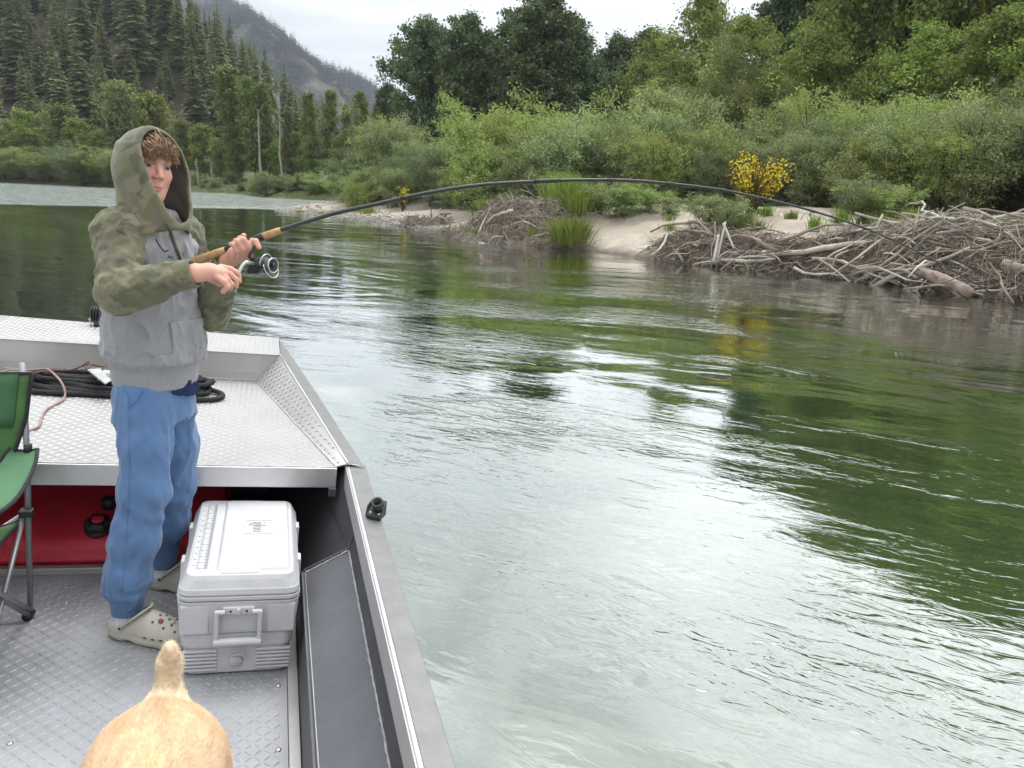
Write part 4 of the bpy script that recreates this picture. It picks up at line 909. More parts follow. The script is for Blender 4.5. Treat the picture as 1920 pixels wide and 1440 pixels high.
# black ribbed roller on the bow rim
c = bpt(181, 612, z=.65); br = thing('bow_roller', 'small black ribbed roller on a bracket at the bow rim', 'roller', c, boat=True)
for j in range(4):
    MB().lathe([(.0005, -.004), (.030, -.004), (.034, 0), (.030, .004), (.0005, .004)], 20, Matrix.Translation(Vector(c) + Vector((-.030 + .0135 * j, .03, .062))) @ Matrix.Rotation(R(90), 4, 'Y') @ Matrix.Scale(1.35, 4, (1, 0, 0))).build('roller_rib', m_black, br, True)
MB().tube(np.array([(-.045, .03, .03), (.03, .03, .03)]) + c, .007, 8).build('axle', m_alu, br, True)
MB().box(c + [-.034, .0, .0], c + [-.030, .05, .06]).build('bracket', m_alu, br, bevel=.001)
MB().tube(np.array([(0, 0, 0), (0, 0, .026)]) + c + [.002, 0, 0], [.018, .016], 10).build('knob', m_rubber, br, True)

# ------------------------------------------------------------------ cooler
m_cool = mat('cooler_white', (.53, .53, .55), .5, 0, var=.06, vscale=12, spec=.4, bump=.0006, bscale=220, col2=(.58, .58, .595))
m_coolb = mat('cooler_cream', (.52, .52, .505), .5, 0, var=.03, spec=.4)
m_dark = mat('dark_hole', (.03, .03, .03), .8)
def rring(x0, x1, y0, y1, r, z, n=5):
    P = []
    for cx, cy, a0 in ((x1 - r, y1 - r, 0), (x0 + r, y1 - r, 90), (x0 + r, y0 + r, 180), (x1 - r, y0 + r, 270)):
        for k in range(n + 1): a_ = R(a0 + 90 * k / n); P.append((cx + r * math.cos(a_), cy + r * math.sin(a_), z))
    return P
def rloft(mb, rings):
    m = len(rings[0]); V = np.array(rings).reshape(-1, 3); Fa = [tuple(range(m))[::-1], tuple((len(rings) - 1) * m + k for k in range(m))]
    for i in range(len(rings) - 1):
        for k in range(m): Fa.append((i*m+k, i*m+(k+1) % m, (i+1)*m+(k+1) % m, (i+1)*m+k))
    return mb.add(V, Fa)
cl = thing('cooler', 'white plastic ice cooler with ruler lid standing on the boat floor', 'cooler', (-.048, 2.65, 0.003), boat=True)
x0, x1, y0, y1 = -.226, .130, 2.345, 2.975
def body(i, z, r=.035): return rring(x0 + i, x1 - i, y0 + i, y1 - i, r, z)
mb = MB(); rloft(mb, [body(.022, .003, .03), body(.014, .010), body(.013, .098), body(.006, .108), body(.004, .150), body(.007, .153), body(.0, .160), body(-.006, .262), body(-.008, .274)])
cb = mb.build('tub', m_cool, cl, True, bevel=0); cb.data.polygons.foreach_set('use_smooth', np.zeros(len(cb.data.polygons), bool))
m_ = cb.modifiers.new('b', 'BEVEL'); m_.width = .004; m_.segments = 2; m_.limit_method = 'ANGLE'; m_.angle_limit = R(18)
def grp(i, z, r=.04): return rring(x0 - .008 + i, x1 + .008 - i, y0 - .008 + i, y1 + .008 - i, r, z)
lid = MB(); rloft(lid, [grp(.004, .277), grp(-.001, .279), grp(-.001, .291), grp(.003, .2925)]); lo_ = lid.build('lid_band', m_coolb, cl, bevel=.002)
lid = MB(); rloft(lid, [grp(.001, .2945), grp(.0, .300), grp(.003, .316), grp(.005, .3175), grp(.016, .342), grp(.024, .3555, .03), grp(.034, .3575, .025)]); ld = lid.build('lid', m_cool, cl, bevel=.005, seg=3)
# raised middle of the lid and the ruler ledge to port of it
MB().hexa([(-.128, 2.376, .352), (.108, 2.376, .352), (.108, 2.945, .352), (-.128, 2.945, .352), (-.114, 2.392, .3665), (.098, 2.392, .3665), (.098, 2.93, .3665), (-.114, 2.93, .3665)]).build('lid_panel', m_cool, ld, bevel=.004, seg=3)
MB().hexa([(-.115, 2.338, .297), (.018, 2.338, .297), (.018, 2.42, .297), (-.115, 2.42, .297), (-.108, 2.368, .3625), (.012, 2.368, .3625), (.012, 2.42, .3645), (-.108, 2.42, .3645)]).build('lid_front_tab', m_cool, ld, bevel=.006, seg=3)
MB().hexa([(-.115, 2.90, .297), (.018, 2.90, .297), (.018, 2.982, .297), (-.115, 2.982, .297), (-.108, 2.90, .36), (.012, 2.90, .36), (.012, 2.952, .3605), (-.108, 2.952, .3605)]).build('lid_back_tab', m_cool, ld, bevel=.006, seg=3)
tk = MB()
for j in range(96):
    yy = 2.40 + j * .0054
    L_ = .010 if j % 4 else .017
    tk.box((-.150 - L_, yy, .3562), (-.150, yy + .0014, .3594)); 
    if j % 2 == 0: tk.box((-.185, yy, .3562), (-.185 + (.016 if j % 8 == 0 else .009), yy + .0014, .3594))
    if j % 8 == 4: tk.box((-.196, yy, .3562), (-.189, yy + .006, .3594))
kind(tk.build('ruler_marks', mat('cooler_ruler', (.47, .47, .485), .6, var=.05), ld), 'stuff')
fr_ = MB(); c = bpt(485, 988, z=.3665); cx, cy = c[0], c[1]
for a_, b_ in (((-.045, -.058), (.045, -.054)), ((-.045, .054), (.045, .058)), ((-.049, -.054), (-.045, .054)), ((.045, -.054), (.049, .054))): fr_.box((cx + a_[0], cy + a_[1], .3662), (cx + b_[0], cy + b_[1], .3684))
fr_.build('logo_frame', m_coolb, ld, bevel=.0006)
def textmesh(s_, size, ext, Mx, name, mat_, parent):
    cu = bpy.data.curves.new(name, 'FONT'); cu.body = s_; cu.size = size; cu.extrude = ext; cu.align_x = 'CENTER'; cu.align_y = 'CENTER'
    to = bpy.data.objects.new(name, cu); COL.objects.link(to); bpy.context.view_layer.update()
    me_ = bpy.data.meshes.new_from_object(to.evaluated_get(bpy.context.evaluated_depsgraph_get())); bpy.data.objects.remove(to)
    me_.transform(Mx); me_.transform(Matrix.Translation(-Vector(BASE[parent.name]))); return put(name, me_, mat_, parent)
m_coolsh = mat('cooler_emboss', (.42, .42, .435), .55, 0, var=.03)
textmesh('igloo', .052, .0012, Matrix.Translation((cx, cy, .3678)) @ Matrix.Rotation(R(-90), 4, 'Z') @ Matrix.Diagonal((.82, 1.25, 1, 1)), 'logo', m_coolsh, ld)
# end face: recessed panels, handle, ribs, drain
yf = y0
MB().box((-.222, yf - .0065, .160), (-.135, yf + .01, .262)).build('end_panel', m_cool, cl, bevel=.006, seg=3)
MB().box((.040, yf - .0065, .160), (.126, yf + .01, .262)).build('end_panel', m_cool, cl, bevel=.006, seg=3)
hx = bpt(447, 1165, y=2.34)[0]
hb = MB().box((hx - .048, yf - .016, .232), (hx + .048, yf + .005, .258)).build('handle_bracket', m_cool, cl, bevel=.004, seg=2)
for s_ in (-.024, .024): MB().lathe([(.004, 0), (.004, .001), (.0004, .001)], 10, Matrix.Translation((hx + s_, yf - .0165, .245)) @ Matrix.Rotation(R(90), 4, 'X')).build('screw_hole', m_dark, hb)
MB().box((hx - .006, yf - .022, .236), (hx + .006, yf - .014, .254)).build('bracket_rib', m_cool, hb, bevel=.002)
hd = MB(); hd.tube([(hx - .040, yf - .024, .247), (hx - .070, yf - .024, .247)], .0085, 10); hd.tube([(hx + .040, yf - .024, .247), (hx + .070, yf - .024, .247)], .0085, 10)
hd.box((hx - .072, yf - .032, .148), (hx - .058, yf - .016, .252)); hd.box((hx + .058, yf - .032, .148), (hx + .072, yf - .016, .252)); hd.tube([(hx - .072, yf - .026, .143), (hx + .072, yf - .026, .143)], .0125, 12)
hd.build('handle', m_cool, cl, bevel=.003)
for j in range(6):
    z_ = .020 + j * .0132
    for xa, xb in ((-.214, -.108), (.012, .118)): MB().box((xa, yf + .006, z_), (xb, yf + .018, z_ + .0085)).build('end_rib', m_cool, cl, bevel=.003, seg=2)
dp = MB().lathe([(.021, 0), (.021, .008), (.017, .012), (.0005, .012)], 18, Matrix.Translation((hx - .004, yf + .014, .052)) @ Matrix.Rotation(R(90), 4, 'X')).build('drain_plug', m_coolb, cl, True)
MB().tube([(hx - .02, yf + .002, .075), (hx + .01, yf - .002, .082), (hx + .026, yf - .001, .074), (hx + .022, yf - .001, .058)], .004, 8).build('drain_tether', m_coolb, dp, True)
for s_, yy in ((x1 + .002, 2.52), (x1 + .002, 2.78), (x0 - .014, 2.52), (x0 - .014, 2.78)): MB().box((s_, yy, .255), (s_ + .012, yy + .05, .325)).build('latch', m_cool, cl, bevel=.003)

# ------------------------------------------------------------------ red fuel tank
m_red = mat('tank_red', (.56, .03, .05), .38, 0, var=.18, vscale=5, spec=.45, bump=.0008, bscale=60, rvar=.06)
tk = thing('fuel_tank', 'red plastic fuel tank tucked under the bow deck', 'tank', (-.7, 3.4, .003), boat=True)
TS = .42                                               # the top slopes up from the front edge
def tanktop(y): return .128 + (y - 3.12) * TS
def ftank(P):
    d = rbox(P, (-.70, 3.43, .180), (.56, .335, .178), .05)
    top = (P[:, 2] - tanktop(P[:, 1])) / math.sqrt(1 + TS * TS)
    for xr in (-.885, -.40, -1.16):
        dx = P[:, 0] - xr; top = top - .018 * np.exp(-(dx / .030) ** 4) + .010 * np.exp(-((dx + .075) / .03) ** 2)
    d = smax(d, top, .05)
    for xr in (-.93, -.44): d = smax(d, -cap(P, (xr, 3.085, .02), (xr, 3.085, .25), .010), .02)
    return smin(d, rbox(P, (-.70, 3.425, .052), (.566, .343, .010), .008), .006)
sdfobj('tank_body', ftank, (-1.30, 3.05, 0), (-.10, 3.80, .40), .008, m_red, tk)
def lobed(mb, c, M, r, hh, lob=6):
    n_ = 48; rings = []
    for z_, k in ((0, .8), (.004, 1), (hh * .7, 1), (hh, .86), (hh + .003, .55)):
        rings.append([np.array(M @ Vector((r * k * (1 + .10 * math.cos(lob * 2 * math.pi * i / n_)) * math.cos(2 * math.pi * i / n_), r * k * (1 + .10 * math.cos(lob * 2 * math.pi * i / n_)) * math.sin(2 * math.pi * i / n_), z_))) for i in range(n_)])
    return rloft(mb, rings)
def ontank(px, py):
    for y_ in np.arange(3.1, 3.8, .004):
        c_ = bpt(px, py, y=y_)
        if c_[2] < tanktop(y_): return c_
c = ontank(184, 992) ; c[2] += .01; Mc = Matrix.Translation(Vector(c)) @ Matrix.Rotation(R(16), 4, 'X')
cp = lobed(MB(), c, Mc, .046, .034).build('filler_cap', m_black, tk, True)
MB().lathe([(.022, .034), (.022, .042), (.017, .045), (.0005, .045)], 18, Mc).build('vent_button', m_red, cp, True)
MB().lathe([(.050, -.02), (.050, .002), (.0005, .002)], 20, Mc).build('filler_neck', m_black, tk, True)
c = ontank(205, 948); MB().lathe([(.030, -.02), (.030, .03), (.022, .036), (.0005, .036)], 16, Matrix.Translation(Vector(c))).build('fuel_fitting', m_black, tk, True)

# ------------------------------------------------------------------ folding camp chair
m_grn = mat('chair_fabric', (.055, .130, .045), .8, 0, var=.18, vscale=5, bump=.004, bscale=9, spec=.25, col2=(.095, .19, .065))
m_grn2 = mat('chair_arm_fabric', (.085, .185, .10), .8, 0, var=.12, vscale=9, bump=.001, bscale=12, spec=.25)
m_bind = mat('chair_binding', (.022, .022, .024), .85)
m_tubeg = mat('chair_tube', (.30, .30, .31), .42, .55, var=.1)
XR, XL = -.742, -1.235                                 # right and left posts
ch = thing('camp_chair', 'green folding camp chair with black trim and grey legs', 'chair', (-1.0, 2.5, 0.003), boat=True)
yb, yfr = 2.76, 2.28
for X in (XR, XL):
    sg = 1 if X == XR else -1
    lg = MB().tube([(X, yb, .02), (X - .003 * sg, yb + .012, .60), (X - .022 * sg, yb + .05, .90)], .0098, 12).build('back_post', m_tubeg, ch, True)
    ft = MB().tube([(X - .006 * sg, yb - .028, .016), (X, yb + .012, .016)], .015, 10).build('foot', m_black, ch, True)
    MB().tube([(X, yfr + .02, .02), (X, yfr, .60)], .0098, 12).build('front_post', m_tubeg, ch, True)
    MB().tube([(X, yfr + .02 - .02, .016), (X, yfr + .05, .016)], .015, 10).build('foot', m_black, ch, True)
    MB().tube([(X, yb, .03), (X, yfr, .40)], .0085, 10).build('side_brace', m_tubeg, ch, True)
    MB().tube([(X - .010 * sg, yfr + .02, .03), (X - .010 * sg, yb, .40)], .0085, 10).build('side_brace', m_tubeg, ch, True)
    MB().box((X - .022, yb - .030, .385), (X + .018, yb + .006, .41)).build('bracket', m_black, ch, bevel=.004)
MB().tube([(XR, yb - .02, .022), (XL, yb - .012, .40)], .0088, 10).build('cross_brace', m_tubeg, ch, True)
MB().tube([(XL, yb - .02, .022), (XR, yb - .012, .40)], .0088, 10).build('cross_brace', m_tubeg, ch, True)
MB().tube([(XR, yfr, .022), (XL, yfr, .40)], .0088, 10).build('cross_brace', m_tubeg, ch, True)
MB().tube([(XL, yfr, .022), (XR, yfr, .40)], .0088, 10).build('cross_brace', m_tubeg, ch, True)
def bound(G, name, mat_, part, th=.003, r=.006):
    o = MB().sheet(G).build(name, mat_, part, True, solid=th); e = np.vstack([G[0], G[1:, -1], G[-1, ::-1][1:], G[::-1, 0][1:-1]])
    MB().tube(e, r, 6, closed=True).build('binding', m_bind, o, True); return o
# back panel: wide at the top, drawn in towards the seat, sagging between the posts
nu, nv = 15, 15; G = np.zeros((nu, nv, 3))
for i in range(nu):
    v = i / (nu - 1); z_ = .36 + .51 * v
    wr = np.interp(v, [0, .25, .45, .7, 1], [.10, .075, .055, .018, .004])
    for j in range(nv):
        u = j / (nv - 1); sag = math.sin(math.pi * u)
        G[i, j] = (XL - .01 + wr + (XR + .013 - XL + .01 - 2 * wr) * u, yb + .028 - .045 * (1 - v) ** 1.5 * 1 + .05 * sag * (.4 + .6 * v) + .006 * math.sin(9 * u + 4 * v), z_ + .02 * sag * v * -1)
bk = bound(G, 'backrest', m_grn, ch, .003, .0065)
Gp = G[9:, :].copy(); Gp[:, :, 1] -= .005; MB().sheet(Gp[:, 1:-1]).build('back_pocket', mat('chair_fabric_dark', (.045, .125, .05), .8, var=.15, vscale=6, bump=.001, bscale=10), bk, True, solid=.002)
G = np.zeros((12, 12, 3))
for i in range(12):
    for j in range(12):
        u, v = j / 11, i / 11; G[i, j] = (XL + .02 + (XR - XL - .04) * u, yfr - .02 + (yb - .02 - yfr + .02) * v, .40 - .055 * math.sin(math.pi * u) * (.5 + .5 * v) - .03 * v)
bound(G, 'seat', m_grn, ch, .003, .006)
for X in (XR, XL):
    sg = 1 if X == XR else -1; G = np.zeros((10, 5, 3))
    for i in range(10):
        v = i / 9; yy = yb + .012 + (yfr - .03 - yb) * v; w_ = np.interp(v, [0, .15, .6, 1], [.040, .054, .060, .062])
        for j in range(5):
            u = j / 4 * 2 - 1; G[i, j] = (X - sg * .012 + u * w_, yy, .615 - .045 * math.sin(math.pi * v) - .012 * v - .008 * (1 - u * u))
    bound(G, 'armrest', m_grn2, ch, .003, .0065)
    MB().tube([(X, yb + .012, .60), (X, yb + .012, .632)], [.013, .013], 12).build('post_grommet', m_black, ch, True)

# ------------------------------------------------------------------ black rope coil, anchor, thin cord on the bow deck
m_rope = mat('black_rope', (.016, .016, .018), .8, 0, var=.3, vscale=60, bump=.001, bscale=300)
m_cord = mat('brown_cord', (.20, .085, .065), .8, 0, var=.5, vscale=260, col2=(.48, .36, .31))
rng = np.random.default_rng(77)
rp_ = thing('rope_coil', 'thick black braided mooring rope coiled on the bow deck', 'rope', (-.62, 3.98, .4975), boat=True)
def twist(mb, P, r, turns):
    """three-strand laid rope along P"""
    P = np.asarray(P, float); T = np.gradient(P, axis=0); T /= np.linalg.norm(T, axis=1)[:, None]; up = np.array([0, 0, 1.0]); s_ = np.cross(T, up); s_ /= np.linalg.norm(s_, axis=1)[:, None] + 1e-9; u = np.cross(s_, T)
    L_ = np.concatenate([[0], np.cumsum(np.linalg.norm(np.diff(P, axis=0), axis=1))])
    for k in range(3):
        a_ = L_ * turns * 2 * math.pi + k * 2.0944; mb.tube(P + (s_ * np.cos(a_)[:, None] + u * np.sin(a_)[:, None]) * r * .5, r * .56, 6)
def spline(K, n):
    K = np.asarray(K, float); m = len(K); t_ = np.linspace(0, m - 1.0001, n); i = np.floor(t_).astype(int); f = (t_ - i)[:, None]
    g = lambda j: K[np.clip(j, 0, m - 1)]
    p0, p1, p2, p3 = g(i - 1), g(i), g(i + 1), g(i + 2)
    return .5 * (2 * p1 + (p2 - p0) * f + (2 * p0 - 5 * p1 + 4 * p2 - p3) * f ** 2 + (3 * p1 - p0 - 3 * p2 + p3) * f ** 3)
cxm, cym = -.66, 4.0
for j in range(9):
    a_, b_ = .40 - .018 * (j % 5) + rng.normal() * .012, 0.175 - .013 * j + rng.normal() * .008; ph = rng.uniform(0, 6.28); z_ = .509 + .0125 * (j // 2) + (.006 if j % 2 else 0)
    th = np.linspace(0, 2 * math.pi, 15)[:-1]; K = np.stack([cxm + a_ * np.cos(th) + rng.normal(size=14) * .010, cym + b_ * np.sin(th) + rng.normal(size=14) * .007, z_ + np.abs(rng.normal(size=14)) * .004], 1)
    K = np.vstack([K, K[:1] + [0, .012, .008]]); mb = MB(); twist(mb, spline(K, 240), .0128, 24); mb.build('rope_turn', m_rope, rp_, True)
for K in ([(-.92,3.98,.515),(-.84,3.96,.512),(-.78,3.90,.510),(-.80,3.85,.509),(-.90,3.835,.509),(-1.02,3.85,.509)], [(-.60,3.90,.512),(-.52,3.855,.509),(-.40,3.82,.509),(-.26,3.83,.509),(-.205,3.89,.509),(-.22,3.96,.510),(-.30,4.02,.515)], [(-.86,3.90,.512),(-.70,3.875,.511),(-.55,3.88,.511),(-.40,3.89,.511)], [(-1.04,4.10,.52),(-1.06,4.05,.518),(-.98,4.06,.518),(-.85,4.08,.52)]):
    mb = MB(); twist(mb, spline(K, 160), .0128, 24); mb.build('rope_loop', m_rope, rp_, True)
m_galv = mat('galvanised_iron', (.38, .39, .38), .6, .5, var=.25, vscale=20, bump=.001, bscale=90)
an = thing('anchor', 'grey metal anchor with a flat fluke lying on the black rope', 'anchor', (-.50, 4.03, .57), boat=True)
a0, a1, a2 = bpt(163, 695, z=.60), bpt(197, 722, z=.575), bpt(186, 697, z=.60)
MB().hexa([a0, a1, a1 + [.02, .03, .01], a2 + [.0, .03, .0], a0 + [0, 0, .008], a1 + [0, 0, .008], a1 + [.02, .03, .018], a2 + [0, .03, .010]]).build('fluke', m_galv, an, bevel=.003)
b0 = bpt(196, 705, z=.585); MB().hexa([b0 + [-.03, -.02, -.02], b0 + [.11, -.03, -.02], b0 + [.11, .05, -.02], b0 + [-.02, .06, -.02], b0 + [-.02, 0, .02], b0 + [.10, -.01, .012], b0 + [.10, .04, .012], b0 + [-.01, .05, .02]]).build('crown', m_galv, an, bevel=.006)
MB().tube([b0 + [.05, .02, .0], b0 + [.30, .06, -.03]], .012, 8).build('shank', m_galv, an, True)
cd = thing('thin_cord', 'thin brown speckled cord trailing over the black rope', 'cord', (-.75, 4.0, .4975), boat=True)
pts_ = [bpt(-6, 702, z=.51), bpt(18, 694, z=.52), bpt(45, 694, z=.545), bpt(70, 693, z=.57), bpt(88, 692, z=.58), bpt(102, 702, z=.572), bpt(114, 715, z=.56), bpt(121, 730, z=.535), bpt(122, 741, z=.512), bpt(117, 750, z=.503), bpt(104, 758, z=.502), bpt(88, 767, z=.502), bpt(79, 780, z=.502), bpt(75, 794, z=.502), bpt(70, 801, z=.502), bpt(58, 806, z=.502), bpt(40, 812, z=.502)]
MB().tube(spline(pts_, 150), .0048, 7).build('cord', m_cord, cd, True)
pts_ = [bpt(34, 708, z=.55), bpt(60, 700, z=.57), bpt(95, 695, z=.575), bpt(130, 694, z=.58), bpt(150, 688, z=.60), bpt(158, 683, z=.615), bpt(166, 679, z=.625), bpt(169, 686, z=.61), bpt(163, 692, z=.60), bpt(158, 684, z=.605), bpt(175, 684, z=.60), bpt(192, 687, z=.60), bpt(200, 682, z=.60)]
MB().tube(spline(pts_, 150), .0042, 7).build('cord_loop', mat('brown_cord_dark', (.13, .06, .05), .8, var=.4, vscale=200), cd, True)

# ------------------------------------------------------------------ the person (boat frame)
FB = _n(np.array([.84, -.54, 0])); LB = np.array([.54, .84, 0]); UP = np.array([0, 0, 1.0])
pr_ = thing('person', 'person in a camouflage and grey hooded sweatshirt and blue sweatpants, fishing', 'person', (-.36, 2.73, 0.003), boat=True)
def noisebump(t, p, sc, dist, detail=3, rough=.6):
    n = t.nodes.new; l = t.links.new; tc = n('ShaderNodeTexCoord'); q = noise(t, tc.outputs['Object'], sc, detail, rough); b = n('ShaderNodeBump'); b.inputs['Distance'].default_value = dist; b.inputs['Strength'].default_value = 1; l(q, b.inputs['Height']); l(b.outputs[0], p.inputs['Normal']); return tc.outputs['Object']
m_skin, t, p, o = newmat('skin'); n = t.nodes.new; l = t.links.new
ca = n('ShaderNodeAttribute'); ca.attribute_name = 'tone'; l(mixc(t, ramp(t, noise(t, n('ShaderNodeTexCoord').outputs['Object'], 40), .3, .7, 0, .22), ca.outputs['Color'], (.62, .29, .22)), p.inputs['Base Color'])
p.inputs['Roughness'].default_value = .5; p.inputs['Subsurface Weight'].default_value = .12; p.inputs['Subsurface Radius'].default_value = (.01, .004, .002); p.inputs['Subsurface Scale'].default_value = .5; p.inputs['Specular IOR Level'].default_value = .35
m_camo, t, p, o = newmat('camo_fleece'); O = noisebump(t, p, 420, .0006)
v1 = ramp(t, noise(t, vmap(t, O, (1, 1, 1.5)), 9, 2, .5, .6), .47, .57); v2 = ramp(t, noise(t, vmap(t, O, (1, 1, 1.6)), 14, 2, .5, .8), .54, .62); v3 = ramp(t, noise(t, vmap(t, O, (1.2, 1, 1.4)), 11, 2, .5, 1.2), .57, .65)
c = mixc(t, v1, (.125, .125, .074), (.185, .178, .115)); c = mixc(t, v2, c, (.088, .090, .060)); c = mixc(t, v3, c, (.145, .122, .096)); l = t.links.new
l(mixc(t, ramp(t, noise(t, O, 300, 2), .35, .65, 0, .3), c, (.15, .15, .10)), p.inputs['Base Color']); p.inputs['Roughness'].default_value = .95; p.inputs['Specular IOR Level'].default_value = .1; p.inputs['Sheen Weight'].default_value = .25
m_heat, t, p, o = newmat('heather_grey'); O = noisebump(t, p, 480, .0006)
c = mixc(t, ramp(t, noise(t, O, 620, 2, .8), .36, .64), (.175, .176, .188), (.37, .37, .385)); t.links.new(c, p.inputs['Base Color']); p.inputs['Roughness'].default_value = .95; p.inputs['Specular IOR Level'].default_value = .1; p.inputs['Sheen Weight'].default_value = .25
m_linin = mat('hood_lining', (.125, .115, .105), .95, var=.25, vscale=300, spec=.1)
m_pant = mat('blue_fleece', (.105, .188, .345), .93, var=.07, vscale=8, spec=.1, sheen=.25, bump=.0005, bscale=420)
m_pantd = mat('blue_seam', (.085, .17, .36), .93, spec=.1)
m_navy = mat('navy_cotton', (.022, .032, .085), .92, spec=.1, var=.2)
m_sock = mat('white_sock', (.66, .65, .70), .95, spec=.1, bump=.001, bscale=300)
m_clog = mat('clog_foam', (.49, .465, .41), .62, var=.07, vscale=18, spec=.35, bump=.0004, bscale=150)
m_clogd = mat('clog_hole_shade', (.10, .085, .07), .8, var=.4, vscale=60)  # vents are dark discs: the shade inside the holes is painted in this colour
m_hair = mat('brown_hair', (.13, .070, .036), .5, var=.45, vscale=70, col2=(.34, .205, .115), spec=.4)
# joints
SR = np.array([-.446, 2.618, 1.362]); ER = bpt(226, 545, y=2.505); WR = bpt(366, 512, y=2.445)
SL = np.array([-.303, 2.848, 1.362]); EL = bpt(398, 585, y=2.80); WL = bpt(427, 490, y=2.635)
PEL = np.array([-.355, 2.74, .90]); NB = np.array([-.372, 2.728, 1.40])
HR, HL = PEL - LB * .075 + [0, 0, -.03], PEL + LB * .075 + [0, 0, -.03]
KR, AR = bpt(263, 915, y=2.63), bpt(236, 1150, y=2.605); AR[2] = .085
KL, AL = bpt(330, 905, y=2.86), np.array([-.345, 2.955, .085])
AR = np.array([bpt(236, 1150, z=.085)[0], bpt(236, 1150, z=.085)[1], .085])
RP = [HR + [.012, 0, -.02], bpt(273, 830, y=2.645), KR + [.012, 0, 0], bpt(254, 1010, y=2.62), bpt(239, 1085, y=2.61), AR + [0, 0, .045]]
LP = [HL + [-.010, 0, -.02], bpt(327, 830, y=2.84), KL + [-.006, 0, 0], bpt(318, 975, y=2.90), AL + [-.006, 0, .16], AL + [0, 0, .05]]
# head frame
FH = _n(np.array([.56, -.825, -.03])); LH = _n(np.cross(UP + .07 * LB, FH)); UH = np.cross(FH, LH); HS = .865
EM = bpt(294, 311, y=2.645); HC = EM - (FH * .075 + UH * .010) * HS
def hp(f, l_, u): return HC + HS * (f * FH + l_ * LH + u * UH)
HB = np.stack([FH, LH, UH])
def he(P, f, l_, u, r): return ell(P, hp(f, l_, u), np.array(r) * HS, HB)
def hc(P, a, b, r0, r1=None): return cap(P, hp(*a), hp(*b), r0 * HS, (r1 or r0) * HS)
def head(P):
    d = he(P, -.004, 0, .034, (.087, .074, .085))
    d = smin(d, he(P, .030, 0, -.042, (.062, .060, .080)), .03)
    d = smin(d, he(P, .064, 0, -.100, (.022, .026, .019)), .025)
    for s_ in (-1, 1):
        d = smin(d, he(P, .056, s_ * .040, -.022, (.026, .022, .022)), .025)
        d = smin(d, hc(P, (.022, s_ * .054, -.05), (.058, s_ * .022, -.098), .014, .012), .03)
        d = smin(d, he(P, -.012, s_ * .079, 0, (.020, .008, .032)), .006)
        d = smin(d, hc(P, (.089, s_ * .013, .031), (.070, s_ * .050, .030), .0085, .006), .014)
        d = smax(d, -he(P, .102, s_ * .033, .009, (.017, .018, .0085)), .012)
    d = smin(d, hc(P, (.086, 0, .018), (.110, 0, -.023), .0075, .0105), .010)
    for s_ in (-1, 1): d = smin(d, he(P, .098, s_ * .0125, -.028, (.012, .0075, .0075)), .006)
    d = smin(d, he(P, .090, 0, -.058, (.012, .021, .0055)), .006)
    d = smin(d, he(P, .088, 0, -.070, (.012, .018, .0065)), .006)
    d = smax(d, -hc(P, (.104, -.020, -.0635), (.104, .020, -.0640), .0028), .003)
    return d
# hands: (points, radii) of each finger
def fchain(P, pts, r0, r1): return chain(P, pts, np.linspace(r0, r1, len(pts)), .004)
RF = [[bpt(414,501,y=2.475), bpt(432,505,y=2.485), bpt(446,512,y=2.485), bpt(449,527,y=2.48)],
      [bpt(413,507,y=2.458), bpt(431,514,y=2.462), bpt(443,524,y=2.462), bpt(443,537,y=2.462)],
      [bpt(411,514,y=2.444), bpt(426,523,y=2.442), bpt(434,533,y=2.444), bpt(431,542,y=2.452)],
      [bpt(408,520,y=2.432), bpt(421,529,y=2.430), bpt(427,538,y=2.430), bpt(418,547,y=2.436)]]
RTH = [bpt(392,520,y=2.475), bpt(412,530,y=2.492), bpt(430,531,y=2.490)]
LFI = [[bpt(468,476,y=2.585), bpt(479,457,y=2.560), bpt(474,448,y=2.552), bpt(484,464,y=2.540)],
       [bpt(462,478,y=2.580), bpt(468,462,y=2.550), bpt(457,449,y=2.545), bpt(449,446,y=2.565)],
       [bpt(452,481,y=2.580), bpt(456,466,y=2.550), bpt(447,453,y=2.548), bpt(441,451,y=2.568)],
       [bpt(443,483,y=2.585), bpt(444,470,y=2.556), bpt(438,459,y=2.552), bpt(433,458,y=2.570)]]
LFI[0] = [bpt(467,473,y=2.580), bpt(473,452,y=2.560), bpt(480,452,y=2.545), bpt(486,464,y=2.535)]
LTH = [bpt(440,478,y=2.610), bpt(448,455,y=2.618), bpt(457,442,y=2.600)]
def hands(P):
    d = chain(P, [ER + (WR - ER) * .5, WR, bpt(392, 510, y=2.455)], [.034, .0255, .027], .01)
    d = smin(d, ell(P, bpt(400, 510, y=2.457), (.040, .028, .020), np.stack([_n(bpt(418, 514, y=2.455) - bpt(385, 508, y=2.455)), _n(np.cross(UP, bpt(418, 514, y=2.455) - bpt(385, 508, y=2.455))), UP])), .012)
    for i, f_ in enumerate(RF): d = smin(d, fchain(P, f_, .0105 - .0006 * i, .0075), .006)
    d = smin(d, fchain(P, RTH, .013, .009), .008)
    e = chain(P, [EL + (WL - EL) * .5, WL, bpt(440, 480, y=2.612)], [.034, .0245, .026], .01)
    e = smin(e, ell(P, bpt(452, 475, y=2.600), (.036, .020, .026)), .014)
    for i, f_ in enumerate(LFI): e = smin(e, fchain(P, f_, .0100 - .0005 * i, .0076), .005)
    e = smin(e, fchain(P, LTH, .012, .0088), .007)
    return np.minimum(d, e)
